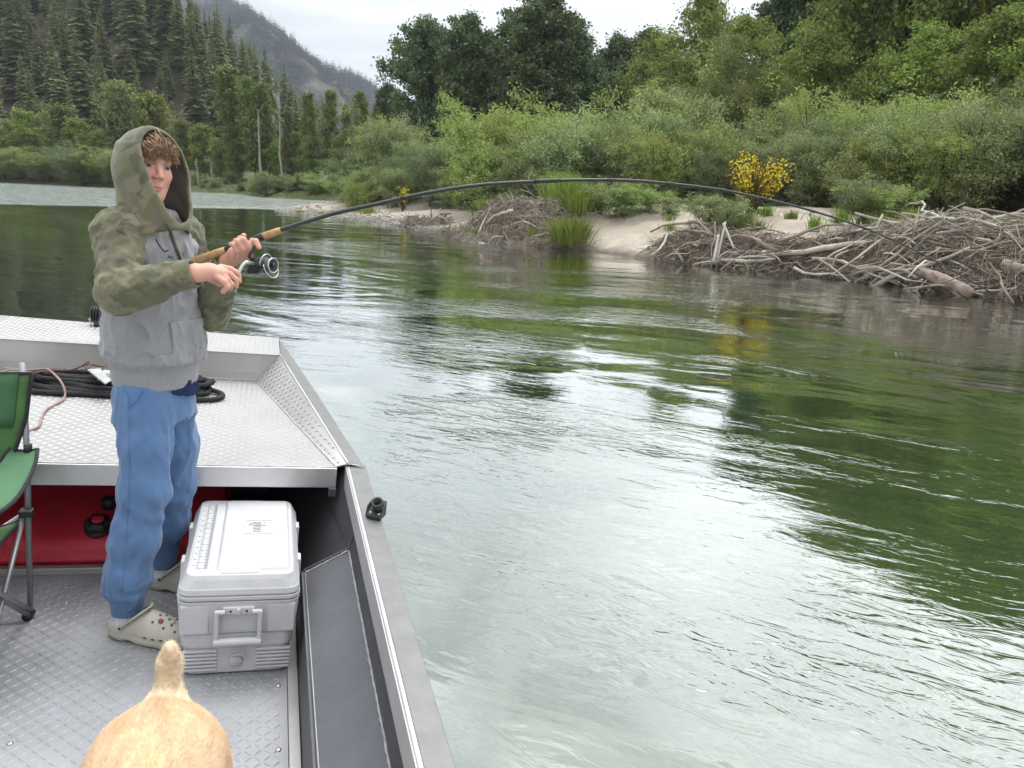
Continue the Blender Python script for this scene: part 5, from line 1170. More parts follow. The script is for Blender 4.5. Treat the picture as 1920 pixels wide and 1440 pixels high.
def fbody(P):
    d = head(P)
    d = smin(d, cap(P, hp(-.018, 0, -.05), NB + FB * -.005, .046, .052), .02)
    tor = loft(P, [.85, .95, 1.1, 1.25, 1.36, 1.41], [-.355, -.355, -.365, -.37, -.372, -.372], [2.74] * 6, [.115, .115, .115, .13, .125, .065], [.085, .08, .075, .085, .075, .055], LB)
    d = smin(d, tor, .03)
    for S_, E_, W_ in ((SR, ER, WR), (SL, EL, WL)): d = smin(d, chain(P, [S_, E_, W_], [.042, .036, .026], .02), .03)
    for Q_, A_ in ((RP, AR), (LP, AL)): d = smin(d, chain(P, Q_[:5] + [A_, A_ + [0, 0, -.03]], [.062, .055, .046, .042, .038, .032, .034], .02), .04)
    for A_, D_ in ((AR, (.926, -.378)), (AL, (.96, -.28))): d = smin(d, cap(P, A_ + [-.005 * D_[0], -.005 * D_[1], -.045], A_ + [.13 * D_[0], .13 * D_[1], -.05], .026, .024), .02)
    return smin(d, hands(P), .006)
def skintone(V):
    c = np.tile(np.array([.60, .335, .255]), (len(V), 1))
    q = (V - HC) @ HB.T / HS
    def blob(ctr, r, col, k=1.0):
        w_ = np.exp(-(((q - ctr) / np.array(r)) ** 2).sum(1)) * k; c[:] = c * (1 - w_[:, None]) + np.array(col) * w_[:, None]
    for s_ in (-1, 1):
        blob((.07, s_ * .045, -.03), (.04, .022, .022), (.62, .24, .18), .55)
        blob((.088, s_ * .033, .031), (.03, .022, .0055), (.16, .085, .05), .75)        # brows
        blob((.085, s_ * .033, .0165), (.03, .020, .0035), (.14, .08, .06), .7)         # lashes
        blob((.085, s_ * .033, .004), (.03, .018, .004), (.42, .22, .18), .5)
    blob((.11, 0, -.025), (.02, .018, .014), (.62, .24, .18), .5)
    blob((.098, 0, -.064), (.02, .022, .0085), (.50, .17, .14), .85)
    blob((.100, 0, -.0637), (.02, .020, .0022), (.18, .06, .05), .9)
    for f_ in RF + LFI:
        for j_ in (1, 3):
            w_ = np.exp(-((V - f_[j_]) ** 2).sum(1) / .010 ** 2) * .55; c[:] = c * (1 - w_[:, None]) + np.array([.62, .23, .19]) * w_[:, None]
    return {'tone': c}
sdfobj('body', fbody, (-.60, 2.38, .0), (.06, 3.10, 1.72), .0036, m_skin, pr_, skintone)
m_eye = mat('eye_white', (.33, .29, .27), .25, var=.02); m_iris = mat('eye_iris', (.03, .032, .03), .2, var=.1)
for s_ in (-1, 1):
    c = hp(.0728, s_ * .033, .0080); GZ = _n(FH + .35 * RB[0] * 0 + np.array([.10, 0, 0]))
    e = MB(); M_ = Matrix.Translation(Vector(c)) @ Vector(GZ).to_track_quat('Z', 'Y').to_matrix().to_4x4(); M_ = Matrix.Translation(Vector(c)) @ Matrix.Scale(.66, 4, Vector(UH)) @ Matrix.Translation(-Vector(c)) @ M_
    a_ = np.linspace(0, math.pi, 11)[1:-1]; e.lathe([(.0120 * math.sin(q), .0120 * math.cos(q)) for q in a_], 16, M_); eo = e.build('eye', m_eye, pr_, True)
    MB().lathe([(.0066, .0110), (.0045, .0120), (.0005, .0127)], 12, M_).build('iris', m_iris, eo, True)
# hair
rngh = np.random.default_rng(4)
def fhair(P):
    d = he(P, -.009, 0, .040, (.094, .082, .086)); d = smax(d, -he(P, .090, 0, -.052, (.085, .066, .095)), .015)
    return smax(d, (hp(0, 0, -.045) - P) @ UH, .02) + .003 * n3(P, .02, 3)
ha = sdfobj('hair', fhair, HC - .17, HC + .17, .005, m_hair, pr_)
hm = MB()
for i in range(280):
    l0 = rngh.uniform(-.066, .072); u0 = .106 - abs(l0) * .45 + rngh.normal() * .007; sw = rngh.uniform(-.004, .026); le = l0 + sw; dn = rngh.uniform(.036, .068) - .22 * abs(l0)
    f0 = math.sqrt(max(.0001, 1 - (l0 / .085) ** 2)) * .056 + .002; f1 = math.sqrt(max(.01, 1 - (le / .088) ** 2)) * .094 + .005
    K = [hp(f0 - .01, l0, u0), hp(f0 + .020, l0 + sw * .2, u0 - dn * .15), hp((f0 + f1) / 2 + .020, l0 + sw * .5, u0 - dn * .5), hp(f1 + .006, le, u0 - dn * .85), hp(f1 + .004 + rngh.uniform(0, .012), le + rngh.normal() * .008, u0 - dn)]
    hm.tube(spline(np.array(K) + rngh.normal(size=(5, 3)) * .0042, 9), np.linspace(.0027, .0007, 9) * rngh.uniform(.7, 1.2), 5)
hm.build('fringe', m_hair, ha, True)
# hooded sweatshirt
def ridge(P, s_, seed): return (1 - np.abs(n3(P, s_, seed))) ** 3 - .35      # sharp folds
def tors(P):
    d = loft(P, [.872, .900, .940, .965, 1.02, 1.12, 1.25, 1.34, 1.40, 1.445], [-.352, -.354, -.356, -.358, -.362, -.368, -.374, -.375, -.374, -.372], [2.74, 2.74, 2.74, 2.738, 2.738, 2.737, 2.735, 2.733, 2.73, 2.728],
             [.143, .146, .149, .164, .167, .163, .166, .158, .112, .074], [.112, .114, .116, .134, .134, .125, .121, .114, .090, .070], LB, 2.2)
    z = P[:, 2]; q = P - PEL; lat = q @ LB; fw = q @ FB
    fold = -.0100 * ridge(P * np.array([1, 1, .45]), .036, 31) + 0.0060 * n3(P * np.array([1, 1, .38]), .055, 2) + .0036 * n3(P * np.array([1, 1, .5]), .025, 5)
    fold += .005 * np.sin((lat * 1.1 - (z - 1.1) * .9) * 55 + 2 * n3(P, .1, 8)) * np.exp(-((z - 1.20) / .12) ** 2) * (fw > 0)
    band = np.clip((z - .945) / .03, 0, 1); fold = fold * band + .0007 * np.sin(np.arctan2(lat, fw) * 46) * (1 - band)
    return d + fold
RAG = [SR + [.075, .085, .02], SR, ER, ER + (WR - ER) * .80]; LAG = [SL + [-.03, -.10, .02], SL, EL, EL + (WL - EL) * .86]
def sleeve(P, A, rs):
    d = chain(P, A, rs, .03); a, b, c_ = A[1], A[2], A[3]
    t2 = np.clip((P - b) @ (c_ - b) / ((c_ - b) @ (c_ - b)), 0, 1.2); t1 = np.clip((P - a) @ (b - a) / ((b - a) @ (b - a)), -.2, 1)
    d = d - .0075 * ridge(P * np.array([1, 1, .8]), .034, 33) + .0050 * n3(P, .045, 12) * 1 + .0035 * n3(P, .02, 14)
    nb_ = np.exp(-((P - b) ** 2).sum(1) / .085 ** 2)
    d = d + nb_ * .006 * np.sin((t2 - t1) * 20 + 3 * n3(P, .08, 3)) + .0045 * np.sin(t2 * 26 + 2 * n3(P, .06, 4)) * np.clip(t2 - .45, 0, 1) * (t2 < 1.0)
    return d
hood_o = PEL
hd_ = sdfobj('hoodie', tors, (-.60, 2.50, .86), (-.14, 2.97, 1.46), .0055, m_heat, pr_)
fsr = lambda P: smin(sleeve(P, RAG, [.050, .073, .060, .044]), cap(P, ER + [0, 0, -.012], ER + (WR - ER) * .45 + [0, 0, -.016], .052, .045), .03)
sdfobj('sleeve', fsr, np.minimum(SR, np.minimum(ER, WR)) - .14, np.maximum(SR, np.maximum(ER, WR)) + .16, .005, m_camo, hd_)
fsl = lambda P: sleeve(P, LAG, [.048, .066, .055, .044])
sdfobj('sleeve', fsl, np.minimum(SL, np.minimum(EL, WL)) - .14, np.maximum(SL, np.maximum(EL, WL)) + .14, .0055, m_camo, hd_)
for E_, W_, k0, k1 in ((ER, WR, .78, 1.0), (EL, WL, .84, 1.0)):
    a_, b_ = E_ + (W_ - E_) * k0, E_ + (W_ - E_) * k1; dd = _n(b_ - a_)
    fcu = lambda P: smax(np.abs(cap(P, a_ - dd * .05, b_ + dd * .05, .043, .036)) - .004, np.maximum((a_ - P) @ dd, (P - b_) @ dd), .004) + .0012 * n3(P, .012, 3)
    sdfobj('cuff', fcu, np.minimum(a_, b_) - .07, np.maximum(a_, b_) + .07, .0042, m_camo, hd_)
# kangaroo pocket: a patch lying on the front
PK = np.array([(-.075, 1.105), (.070, 1.105), (.118, 1.02), (.122, .962), (-.128, .962), (-.124, 1.00), (-.082, 1.005), (-.072, 1.03)])
def fpock(P):
    q = P - PEL; uv = np.stack([q @ LB, P[:, 2]], 1); d2 = -poly_sd(uv, PK)
    return smax(smax(np.abs(tors(P) - .004) - .0055, d2, .004), -(q @ FB), .01)
sdfobj('pocket', fpock, (-.50, 2.50, .93), (-.12, 2.92, 1.13), .0042, m_heat, hd_)
# hood: a shell cut by the slanted plane of its opening; grey lining inside
HO = HC + FB * .020 + np.array([.004, 0, .008])
def hood_out(P):
    d = ell(P, HO, (.116, .106, .112), np.stack([FB, LB, UP]))
    lw = loft(P, [1.345, 1.40, 1.46, 1.52, 1.57, 1.62], [HO[0] + .000, HO[0] + .006, HO[0] + .010, HO[0] + .006, HO[0], HO[0]], [HO[1] + .01, HO[1], HO[1] - .004, HO[1] - .002, HO[1], HO[1]], [.130, .108, .102, .102, .101, .085], [.104, .106, .110, .112, .112, .09], LB)
    d = smin(d, lw, .03)
    q = P - HO
    d = d + .0045 * n3(P * np.array([1, 1, .6]), .05, 9) + .006 * np.sin((q @ FB * .75 + q[:, 2]) * 48 + 1.5 * n3(P, .08, 2)) * np.clip((1.54 - P[:, 2]) / .1, 0, 1) * np.clip(.4 - q @ FB * 5, 0, 1)
    return d
NC = _n(FB + .36 * UP); PC = HO + FB * .050
def fhood(P):
    o_ = hood_out(P); cut = (P - PC) @ NC
    rim = np.exp(-((cut + .008) / .008) ** 2) * .0035
    return smax(smax(smax(o_ - rim, -(o_ + .0095), .004), cut, .006), 1.350 + .42 * np.maximum(0, (P - HO) @ FB - .01) - P[:, 2], .01)
V, Fq = surf(fhood, HO - np.array([.22, .22, .27]), HO + np.array([.22, .22, .17]), .0045)
cen = V[Fq].mean(1); innerf = (hood_out(cen) < -.0060) & ((cen - PC) @ NC < -.012)
me = fmesh('hood', V - BASE[pr_.name], Fq, True); ho = put('hood', me, [m_camo, m_linin], hd_); me.polygons.foreach_set('material_index', innerf.astype(np.int32))
def march(f, px, py, t0=2.0, t1=3.2):
    d = RB @ _ray(px, py); d = d / np.linalg.norm(d); s_ = t0
    for _ in range(200):
        P = CAMB + d * s_; v = float(f(P[None])[0])
        if v < .0006: break
        s_ += max(v * .7, .0006)
        if s_ > t1: return None
    return P
def seam(f, pts_, r, name, mat_, parent, n_=30, lift=.0):
    K = spline(np.array(pts_, float), n_); H = [march(f, *k) for k in K]; H = np.array([h_ for h_ in H if h_ is not None])
    if len(H) > 3: return MB().tube(H + (CAMB - H) * lift, r, 6).build(name, mat_, parent, True)
fall = lambda P: np.minimum(tors(P), fhood(P))
m_olive = mat('olive_cord', (.09, .09, .055), .9)
seam(fall, [(312, 418), (319, 432), (326, 452), (334, 474), (342, 498)], .0048, 'drawstring', m_olive, hd_, 30, .002)
seam(tors, [(292, 448), (300, 462), (308, 471), (316, 469)], .0018, 'chest_mark', m_navy, hd_, 14)
for k in range(5): seam(tors, [(315 + k * 2.0, 478 + k * .5), (316 + k * 2.0, 484 + k * .6)], .0009, 'chest_mark', m_navy, hd_, 5)
for k in range(4): seam(tors, [(347 + k * 2.2, 490 + k * .4), (348 + k * 2.2, 496)], .0009, 'chest_mark', m_navy, hd_, 5)
seam(tors, [(342, 474), (344, 481)], .0014, 'chest_mark', m_navy, hd_, 5)
# navy shirt hem
fsh = lambda P: loft(P, [.842, .86, .90], [-.349, -.350, -.352], [2.738] * 3, [.152, .150, .14], [.120, .118, .11], LB) + .004 * n3(P, .03, 6) + np.clip(((P - PEL) @ LB * -1 + .02) * .25, 0, .02)
sdfobj('shirt_hem', fsh, (-.55, 2.55, .83), (-.16, 2.93, .91), .005, m_navy, pr_)
# sweatpants
def fpant(P):
    d = loft(P, [.76, .80, .84, .875, .90], [-.352] * 5, [2.738] * 5, [.146, .142, .134, .124, .112], [.112, .109, .104, .096, .088], LB)
    d = smin(d, chain(P, RP, [.086, .081, .079, .075, .067, .048], .03), .035)
    d = smin(d, chain(P, LP, [.082, .074, .069, .066, .060, .047], .03), .03)
    z = P[:, 2]
    d = d + (.0052 * np.clip((.90 - z) / .12, .15, 1)) * n3(P * np.array([1, 1, .33]), .060, 21) + .0032 * n3(P * np.array([1, 1, .6]), .026, 22)
    d = d - .0062 * np.clip((.90 - z) / .15, 0, 1) * ridge(P * np.array([1, 1, .20]), .042, 34)
    lowr = np.exp(-((z - .17) / .07) ** 2); d = d + lowr * (.010 * n3(P * np.array([.8, .8, 1.6]), .042, 23) - .006)
    kn = np.exp(-((z - .46) / .12) ** 2); d = d + kn * .0028 * np.sin((z * 1.0 + P[:, 0] * .8) * 60 + 2 * n3(P, .1, 5))
    q = (P - PEL); side = np.exp(-((q @ FB + .01) / .006) ** 2) * (q @ LB < -.05) * .0022 * (z > .12)
    return d + side
pa = sdfobj('sweatpants', fpant, (-.60, 2.46, .085), (-.16, 3.10, .905), .0058, m_pant, pr_)
seam(fpant, [(233, 728), (241, 742), (242, 755), (243, 770)], .0022, 'pocket_edge', m_pantd, pa, 14)
seam(fpant, [(268, 732), (260, 748), (247, 760), (241, 764)], .0022, 'pocket_edge', m_pantd, pa, 14)
seam(fpant, [(242, 775), (243, 830), (243, 900), (239, 980), (233, 1060), (227, 1110)], .0013, 'side_seam', m_pantd, pa, 60)
for A_ in (AR, AL):
    fc = lambda P: loft(P, [A_[2] + .005, A_[2] + .02, A_[2] + .06], [A_[0]] * 3, [A_[1]] * 3, [.047, .047, .052], [.047, .047, .052], (1, 0)) + .0012 * np.sin(np.arctan2(P[:, 1] - A_[1], P[:, 0] - A_[0]) * 34)
    sdfobj('ankle_cuff', fc, A_ - .08, A_ + .09, .0045, m_pant, pa)
    sdfobj('sock', lambda P: cap(P, A_ + [0, 0, -.055], A_ + [0, 0, .03], .042, .038), A_ - .12, A_ + .08, .005, m_sock, pr_)
# clogs
def clog(heel, dr, seed, detail=True):
    D = _n(np.array([dr[0], dr[1], 0])); S = np.array([-D[1], D[0], 0]); H0 = np.array([heel[0], heel[1], .003]); B3 = np.stack([D, S, UP])
    def q2p(u, v, w): return H0 + u * D + v * S + w * UP
    def f(P):
        q = (P - H0) @ B3.T; E = lambda c_, r_: ell(q, c_, r_)
        d = smin(smin(E((.195, .004, .030), (.088, .056, .056)), E((.125, .002, .045), (.080, .047, .062)), .03), E((.050, 0, .032), (.058, .044, .046)), .03)
        sole = rbox(q, (.140, .002, .012), (.140, .050, .014), .012); sole = smax(sole, np.sqrt(((q[:, 0] - .142) / .146) ** 2 + (q[:, 1] / (.056 - .010 * np.cos((q[:, 0] - .1) * 22))) ** 2) * .05 - .05, .006)
        d = smin(d, sole, .008)
        d = smax(d, -E((.055, 0, .095), (.064, .036, .062)), .008); d = smax(d, -cap(q, (.04, 0, .045), (.15, 0, .058), .030, .026), .006)
        d = smax(d, -q[:, 2], .004); d = smax(d, -(np.sqrt((q[:, 0] - .085) ** 2 + (q[:, 2] + .028) ** 2) - .036), .006)     # arch
        d = d + .0016 * np.exp(-((q[:, 2] - .027) / .0025) ** 2)
        return d
    c_ = sdfobj('clog', f, H0 - .16 + D * .14 + [0, 0, .10], H0 + .17 + D * .14 + [0, 0, -.02], .0042, m_clog, pr_)
    K = [q2p(.062, -.044, .056), q2p(.085, -.046, .078), q2p(.118, -.034, .108), q2p(.138, 0, .122), q2p(.118, .034, .108), q2p(.085, .046, .078), q2p(.062, .044, .056)]
    MB().tube(spline(K, 40), .0095, 8, flat=.45).build('strap', m_clog, c_, True)
    for s_ in (-1, 1):
        rv = MB().lathe([(.0085, 0), (.0085, .004), (.0055, .0055), (.0004, .0055)], 14, Matrix.Translation(Vector(q2p(.062, s_ * .048, .056))) @ Matrix.Rotation(math.atan2(S[1] * s_, S[0] * s_), 4, 'Z') @ Matrix.Rotation(R(90), 4, 'Y')).build('rivet', m_clog, c_, True)
        MB().lathe([(.0050, .0052), (.0050, .0060), (.0004, .0062)], 10, Matrix.Translation(Vector(q2p(.062, s_ * .048, .056))) @ Matrix.Rotation(math.atan2(S[1] * s_, S[0] * s_), 4, 'Z') @ Matrix.Rotation(R(90), 4, 'Y')).build('rivet_mark', m_black, c_, True)
    def drop(u, v, dirw):
        p0 = q2p(u, v, .14) if dirw == 0 else q2p(u, v * 3, .036); dv = -UP if dirw == 0 else -S * np.sign(v); s0 = 0
        for _ in range(120):
            x_ = float(f((p0 + dv * s0)[None])[0])
            if x_ < .0004: break
            s0 += max(x_ * .8, .0004)
        P = p0 + dv * s0; g = np.array([float(f((P + e_)[None])[0] - f((P - e_)[None])[0]) for e_ in np.eye(3) * .002]); return P, _n(g)
    for u, v in ((.165,-.030),(.175,0),(.168,.028),(.19,-.016),(.19,.014),(.205,-.034),(.208,0),(.206,.032),(.225,-.018),(.226,.016),(.243,-.030),(.245,.002),(.24,.028)):
        P, g = drop(u, v, 0); MB().lathe([(.0046, -.002), (.0046, .0006), (.0004, .0006)], 10, Matrix.Translation(Vector(P)) @ Vector(g).to_track_quat('Z', 'Y').to_matrix().to_4x4()).build('vent_hole', m_clogd, c_)
    for u in (.150, .178, .206, .232):
        for s_ in (-1, 1):
            P, g = drop(u, s_ * .05, 1); M_ = Matrix.Translation(Vector(P)) @ Vector(g).to_track_quat('Z', 'Y').to_matrix().to_4x4()
            MB().lathe([(.0075, -.002), (.0065, .0006), (.0004, .0006)], 8, M_ @ Matrix.Scale(.6, 4, (0, 1, 0))).build('side_vent', m_clogd, c_)
    if detail:
        for (u, v), col, nm in (((.188, -.020), (.22, .04, .03), 'charm'), ((.222, -.006), (.45, .42, .33), 'charm')):
            P, g = drop(u, v, 0); MB().lathe([(.0085, 0), (.0085, .003), (.006, .0045), (.0004, .0046)], 14, Matrix.Translation(Vector(P)) @ Vector(g).to_track_quat('Z', 'Y').to_matrix().to_4x4()).build(nm, mat('charm_' + str(u), col, .4, var=.3, vscale=120), c_, True)
clog(AR[:2] - np.array([.926, -.378]) * .052, (.926, -.378), 1)
clog(AL[:2] - np.array([.96, -.28]) * .052, (.96, -.28), 2, False)

# ------------------------------------------------------------------ fishing rod with reel (boat frame)
m_cork = mat('cork', (.40, .225, .10), .8, var=.22, vscale=40, col2=(.52, .33, .17), bump=.0008, bscale=160)
m_blank = mat('rod_blank', (.022, .022, .022), .35, 0, var=.2)
m_gun2 = mat('reel_graphite', (.035, .037, .042), .35, .3, var=.2)
m_silv = mat('reel_silver', (.62, .62, .62), .28, .9)
m_braid = mat('reel_line', (.075, .105, .085), .7, var=.2, vscale=200)
G0, G1 = bpt(358, 493, y=2.665), bpt(527, 431, y=2.565); RD = _n(G1 - G0); GL = np.linalg.norm(G1 - G0)
ro = thing('fishing_rod', 'bent black fishing rod with cork grips and a spinning reel, held in both hands', 'fishing rod', G0, boat=True)
def gp(f): return G0 + (G1 - G0) * f
MB().tube([gp(-.02), gp(.0), gp(.30), gp(.385), gp(.395)], [.009, .0135, .0130, .0118, .009], 14).build('rear_grip', m_cork, ro, True)
MB().tube([gp(.385), gp(.42), gp(.66), gp(.74), gp(.80), gp(.815)], [.0098, .0105, .0098, .0125, .0130, .009], 14).build('reel_seat', m_black, ro, True)
MB().tube([gp(.805), gp(.82), gp(.97), gp(1.0)], [.009, .0118, .0105, .0085], 14).build('fore_grip', m_cork, ro, True)
pth = [(527,431,2.565),(620,402,2.55),(700,384,2.54),(800,362,2.53),(900,347,2.52),(1020,339.5,2.51),(1100,337.5,2.50),(1180,338.5,2.49),(1250,344,2.48),(1345,355,2.46),(1425,371,2.45),(1500,389,2.43),(1600,420,2.41),(1700,462,2.39),(1800,515,2.37),(1920,588,2.35),(1995,650,2.33),(2040,705,2.32)]
BK = np.array([bpt(a, b, y=c) for a, b, c in pth]); BP = spline(BK, 160); q = np.linspace(0, 1, 160)
BR = np.interp(q, [0, .10, .30, .5, .7, .85, 1], [.0072, .0068, .0060, .0050, .0036, .0024, .0012])
MB().tube(np.vstack([gp(.98)[None], BP]), np.concatenate([[.0072], BR]), 10).build('blank', m_blank, ro, True)
i0 = int(np.argmin(((BP - bpt(1018, 340, y=2.51)) ** 2).sum(1))); MB().tube(BP[i0 - 2:i0 + 4], BR[i0] + .0012, 10).build('ferrule', m_black, ro, True)
GI = []
for px, py, s_ in ((760, 371, 1.5), (1025, 339, 1.25), (1145, 337.5, 1.05), (1252, 344, .95), (1350, 356, .85), (1427, 371, .8), (1520, 394, .7), (1620, 428, .65), (1730, 477, .6), (1850, 545, .55), (1960, 620, .5)):
    i = int(np.argmin([np.hypot(*(np.array([(RB.T @ (b_ - CAMB))[0], -(RB.T @ (b_ - CAMB))[1]]) * LENS_PX / -(RB.T @ (b_ - CAMB))[2] + [960, 720] - [px, py])) for b_ in BP])); T_ = _n(BP[min(i + 1, 159)] - BP[i - 1]); dn = _n(-UP - T_ * (-UP @ T_)); c = BP[i] + dn * (.014 * s_ + BR[i]); GI.append(c)
    M_ = Matrix.Translation(Vector(c)) @ Vector(T_).to_track_quat('Z', 'Y').to_matrix().to_4x4(); th = np.linspace(0, 2 * math.pi, 15)[:-1]
    g_ = MB().tube([np.array(M_ @ Vector((.0075 * s_ * math.cos(a_), .0075 * s_ * math.sin(a_), 0))) for a_ in th], .0013, 5, closed=True).build('line_guide', m_gun2, ro, True)
    MB().tube([BP[i] + T_ * .012 + dn * BR[i], c - dn * .006 * s_], .0012, 5).build('guide_foot', m_black, g_, True)
    MB().tube([BP[i] - T_ * .008, BP[i] + T_ * .02], BR[i] + .0007, 8).build('guide_wrap', m_black, g_, True)
# reel: local axes along the rod, away from the rod, and across
XA = _n(RD + np.array([0, -.42, -.30])); dn = bpt(484, 497, y=2.545) - bpt(474, 460, y=2.565); ZA = _n(dn - XA * (dn @ XA)); YA = np.cross(ZA, XA)
RC = bpt(487, 497, y=2.545)
def rq(x, y, z): return RC + x * XA + y * YA + z * ZA
MR = Matrix.Identity(4)
for i in range(3): MR[i][0], MR[i][1], MR[i][2], MR[i][3] = YA[i], ZA[i], XA[i], RC[i]
def frl(P):
    qq = (P - RC) @ np.stack([XA, YA, ZA]).T
    d = ell(qq, (-.010, 0, .004), (.030, .019, .024)); d = smin(d, cap(qq, (-.035, 0, .018), (-.012, 0, .012), .013, .016), .01); return smin(d, cap(qq, (.004, 0, .0), (.020, 0, 0), .0235, .024), .006)
re = sdfobj('reel', frl, RC - .08, RC + .08, .0032, m_gun2, ro)
MB().tube([bpt(474, 459, y=2.565), bpt(473, 468, y=2.562), bpt(468, 482, y=2.556), rq(-.016, 0, -.012)], [.0065, .0060, .0062, .0085], 8).build('reel_foot', m_gun2, re, True)
MB().lathe([(.0245, .020), (.0255, .024), (.021, .027), (.0205, .030)], 24, MR).build('rotor', m_gun2, re, True)
MB().lathe([(.017, .029), (.0215, .030), (.0215, .033), (.0185, .034), (.0185, .050), (.0225, .051), (.0230, .0535), (.019, .0545), (.0165, .0535), (.010, .052), (.0005, .052)], 26, MR).build('spool', m_gun2, re, True)
MB().lathe([(.0190, .0342), (.0200, .036), (.0200, .048), (.0190, .0498)], 24, MR).build('wound_line', m_braid, re, True)
MB().lathe([(.0205, .0515), (.0236, .0520), (.0236, .0545), (.0205, .0550)], 26, MR, True).build('spool_rim', m_silv, re, True)
MB().lathe([(.008, .052), (.008, .059), (.006, .0605), (.0004, .0605)], 16, MR).build('drag_knob', m_gun2, re, True)
MB().tube([rq(.018, -.022, -.012), rq(.034, -.030, -.010), rq(.046, -.030, -.008)], [.005, .0045, .004], 8).build('bail_arm', m_silv, re, True)
MB().tube([rq(.018, .022, .014), rq(.034, .028, .016), rq(.046, .026, .014)], [.005, .0045, .004], 8).build('bail_arm', m_gun2, re, True)
th = np.linspace(-.3, 3.3, 24); MB().tube([rq(.044 + .010 * math.sin(a_), -.031 * math.cos(a_), .004 + .034 * math.sin(a_)) for a_ in th], .0015, 6).build('bail_wire', m_silv, re, True)
th = np.linspace(-.2, 3.3, 20); MB().tube([rq(.026 + .004 * math.sin(a_), -.028 * math.cos(a_), -.004 - .030 * math.sin(a_)) for a_ in th], .0015, 6).build('bail_wire', m_silv, re, True)
CK = [rq(-.014, -.020, .004), bpt(466, 492, y=2.500), bpt(459, 493, y=2.492), bpt(452, 502, y=2.487), bpt(447, 514, y=2.482), bpt(443, 522, y=2.478)]
MB().tube(spline(CK, 24), np.interp(np.linspace(0, 1, 24), [0, .3, .6, 1], [.0045, .0050, .0058, .0040]), 8).build('crank', m_silv, re, True)
MB().tube([bpt(446, 518, y=2.476), bpt(432, 527, y=2.466), bpt(424, 532, y=2.462)], [.006, .009, .008], 10).build('crank_knob', m_black, re, True)
LP_ = [rq(.042, -.030, -.006)] + GI + [BP[-1], BP[-1] + np.array([.5, .3, -.75])]
MB().tube(LP_, .00045, 4).build('fishing_line', mat('clear_line', (.12, .13, .11), .4), ro)

# ------------------------------------------------------------------ the dog (boat frame): stands facing aft, tail up
m_fur, t, p, o = newmat('yellow_coat'); ca = t.nodes.new('ShaderNodeAttribute'); ca.attribute_name = 'tone'
tcn = t.nodes.new('ShaderNodeTexCoord'); v = noise(t, vmap(t, tcn.outputs['Object'], (60, 14, 40)), 1.0, 4, .6)
hsn = t.nodes.new('ShaderNodeHueSaturation'); t.links.new(ca.outputs['Color'], hsn.inputs['Color']); t.links.new(ramp(t, v, .3, .7, .80, 1.14), hsn.inputs['Value']); t.links.new(hsn.outputs[0], p.inputs['Base Color']); p.inputs['Roughness'].default_value = .75; p.inputs['Specular IOR Level'].default_value = .2; p.inputs['Sheen Weight'].default_value = .2
dg = thing('dog', 'yellow short-haired dog with its tail raised, seen from behind', 'dog', (-.18, 1.2, .003), boat=True)
TB, TT = np.array([-.168, 1.575, .485]), bpt(317, 1213, z=.655)
TM = (TB + TT) / 2 + np.array([0, .035, .0])
def fdog(P):
    x = -.170
    d = ell(P, (x - .002, 1.335, .405), (.128, .225, .145)); d = smin(d, ell(P, (x, 1.47, .385), (.115, .135, .140)), .05)
    d = smin(d, ell(P, (x, 1.10, .375), (.118, .26, .150)), .06); d = smin(d, ell(P, (x, .86, .375), (.125, .20, .180)), .06)
    d = smin(d, cap(P, (x, .80, .46), (x - .01, .60, .62), .095, .075), .05)
    d = smin(d, ell(P, (x - .01, .54, .66), (.072, .085, .072)), .03); d = smin(d, cap(P, (x - .01, .50, .645), (x - .01, .385, .625), .047, .038), .03)
    for s_ in (-1, 1):
        d = smin(d, cap(P, (x - .01 + s_ * .066, .555, .70), (x - .01 + s_ * .090, .53, .61), .022, .012), .015)
        d = smin(d, ell(P, (x + s_ * .070, 1.44, .34), (.066, .120, .150)), .05)                     # thigh
        d = smin(d, chain(P, [(x + s_ * .085, 1.42, .30), (x + s_ * .090, 1.40, .235), (x + s_ * .090, 1.545, .155), (x + s_ * .090, 1.525, .045)], [.07, .048, .028, .026], .02), .03)
        d = smin(d, cap(P, (x + s_ * .090, 1.525, .032), (x + s_ * .090, 1.455, .025), .026, .024), .015)
        d = smin(d, chain(P, [(x + s_ * .085, .86, .33), (x + s_ * .085, .88, .20), (x + s_ * .085, .865, .04)], [.055, .034, .025], .02), .04)
        d = smin(d, cap(P, (x + s_ * .085, .865, .032), (x + s_ * .085, .80, .025), .026, .024), .015)
    d = smin(d, chain(P, [TB + [0, -.05, -.01], TB, TM, TT], [.034, .030, .0225, .0125], .02), .03)
    d = d + .006 * np.exp(-((P[:, 0] - x) / .012) ** 2) * (P[:, 2] > .45) * (P[:, 1] < 1.5) * .4
    return np.maximum(d + .002 * n3(P, .05, 3), .003 - P[:, 2])
def coat(V):
    c = np.tile(np.array([.69, .49, .315]), (len(V), 1)); tl = np.clip(1.25 - np.minimum(cap(V, TB, TM, .03), cap(V, TM, TT, .025)) / .03, 0, 1)[:, None]
    k = np.clip((.40 - V[:, 2]) / .2, 0, 1)[:, None] * .5
    c = c * (1 - k) + np.array([.78, .63, .43]) * k; c = c * (1 - tl) + np.array([.88, .72, .51]) * tl
    nn_ = np.clip(n3(V * np.array([1.3, .7, 1]), .07, 6)[:, None] * .5 + .5, 0, 1) * (1 - tl); c = c * (1 - .45 * nn_) + np.array([.58, .34, .165]) * .45 * nn_
    sp = np.exp(-((V[:, :1] + .17) / .022) ** 2) * (V[:, 2:] > .40) * (1 - tl) * .35; c = c * (1 - sp) + np.array([.60, .36, .18]) * sp
    return {'tone': c}
V, Fq = surf(fdog, (-.40, .30, 0), (.06, 1.85, .80), .0065)
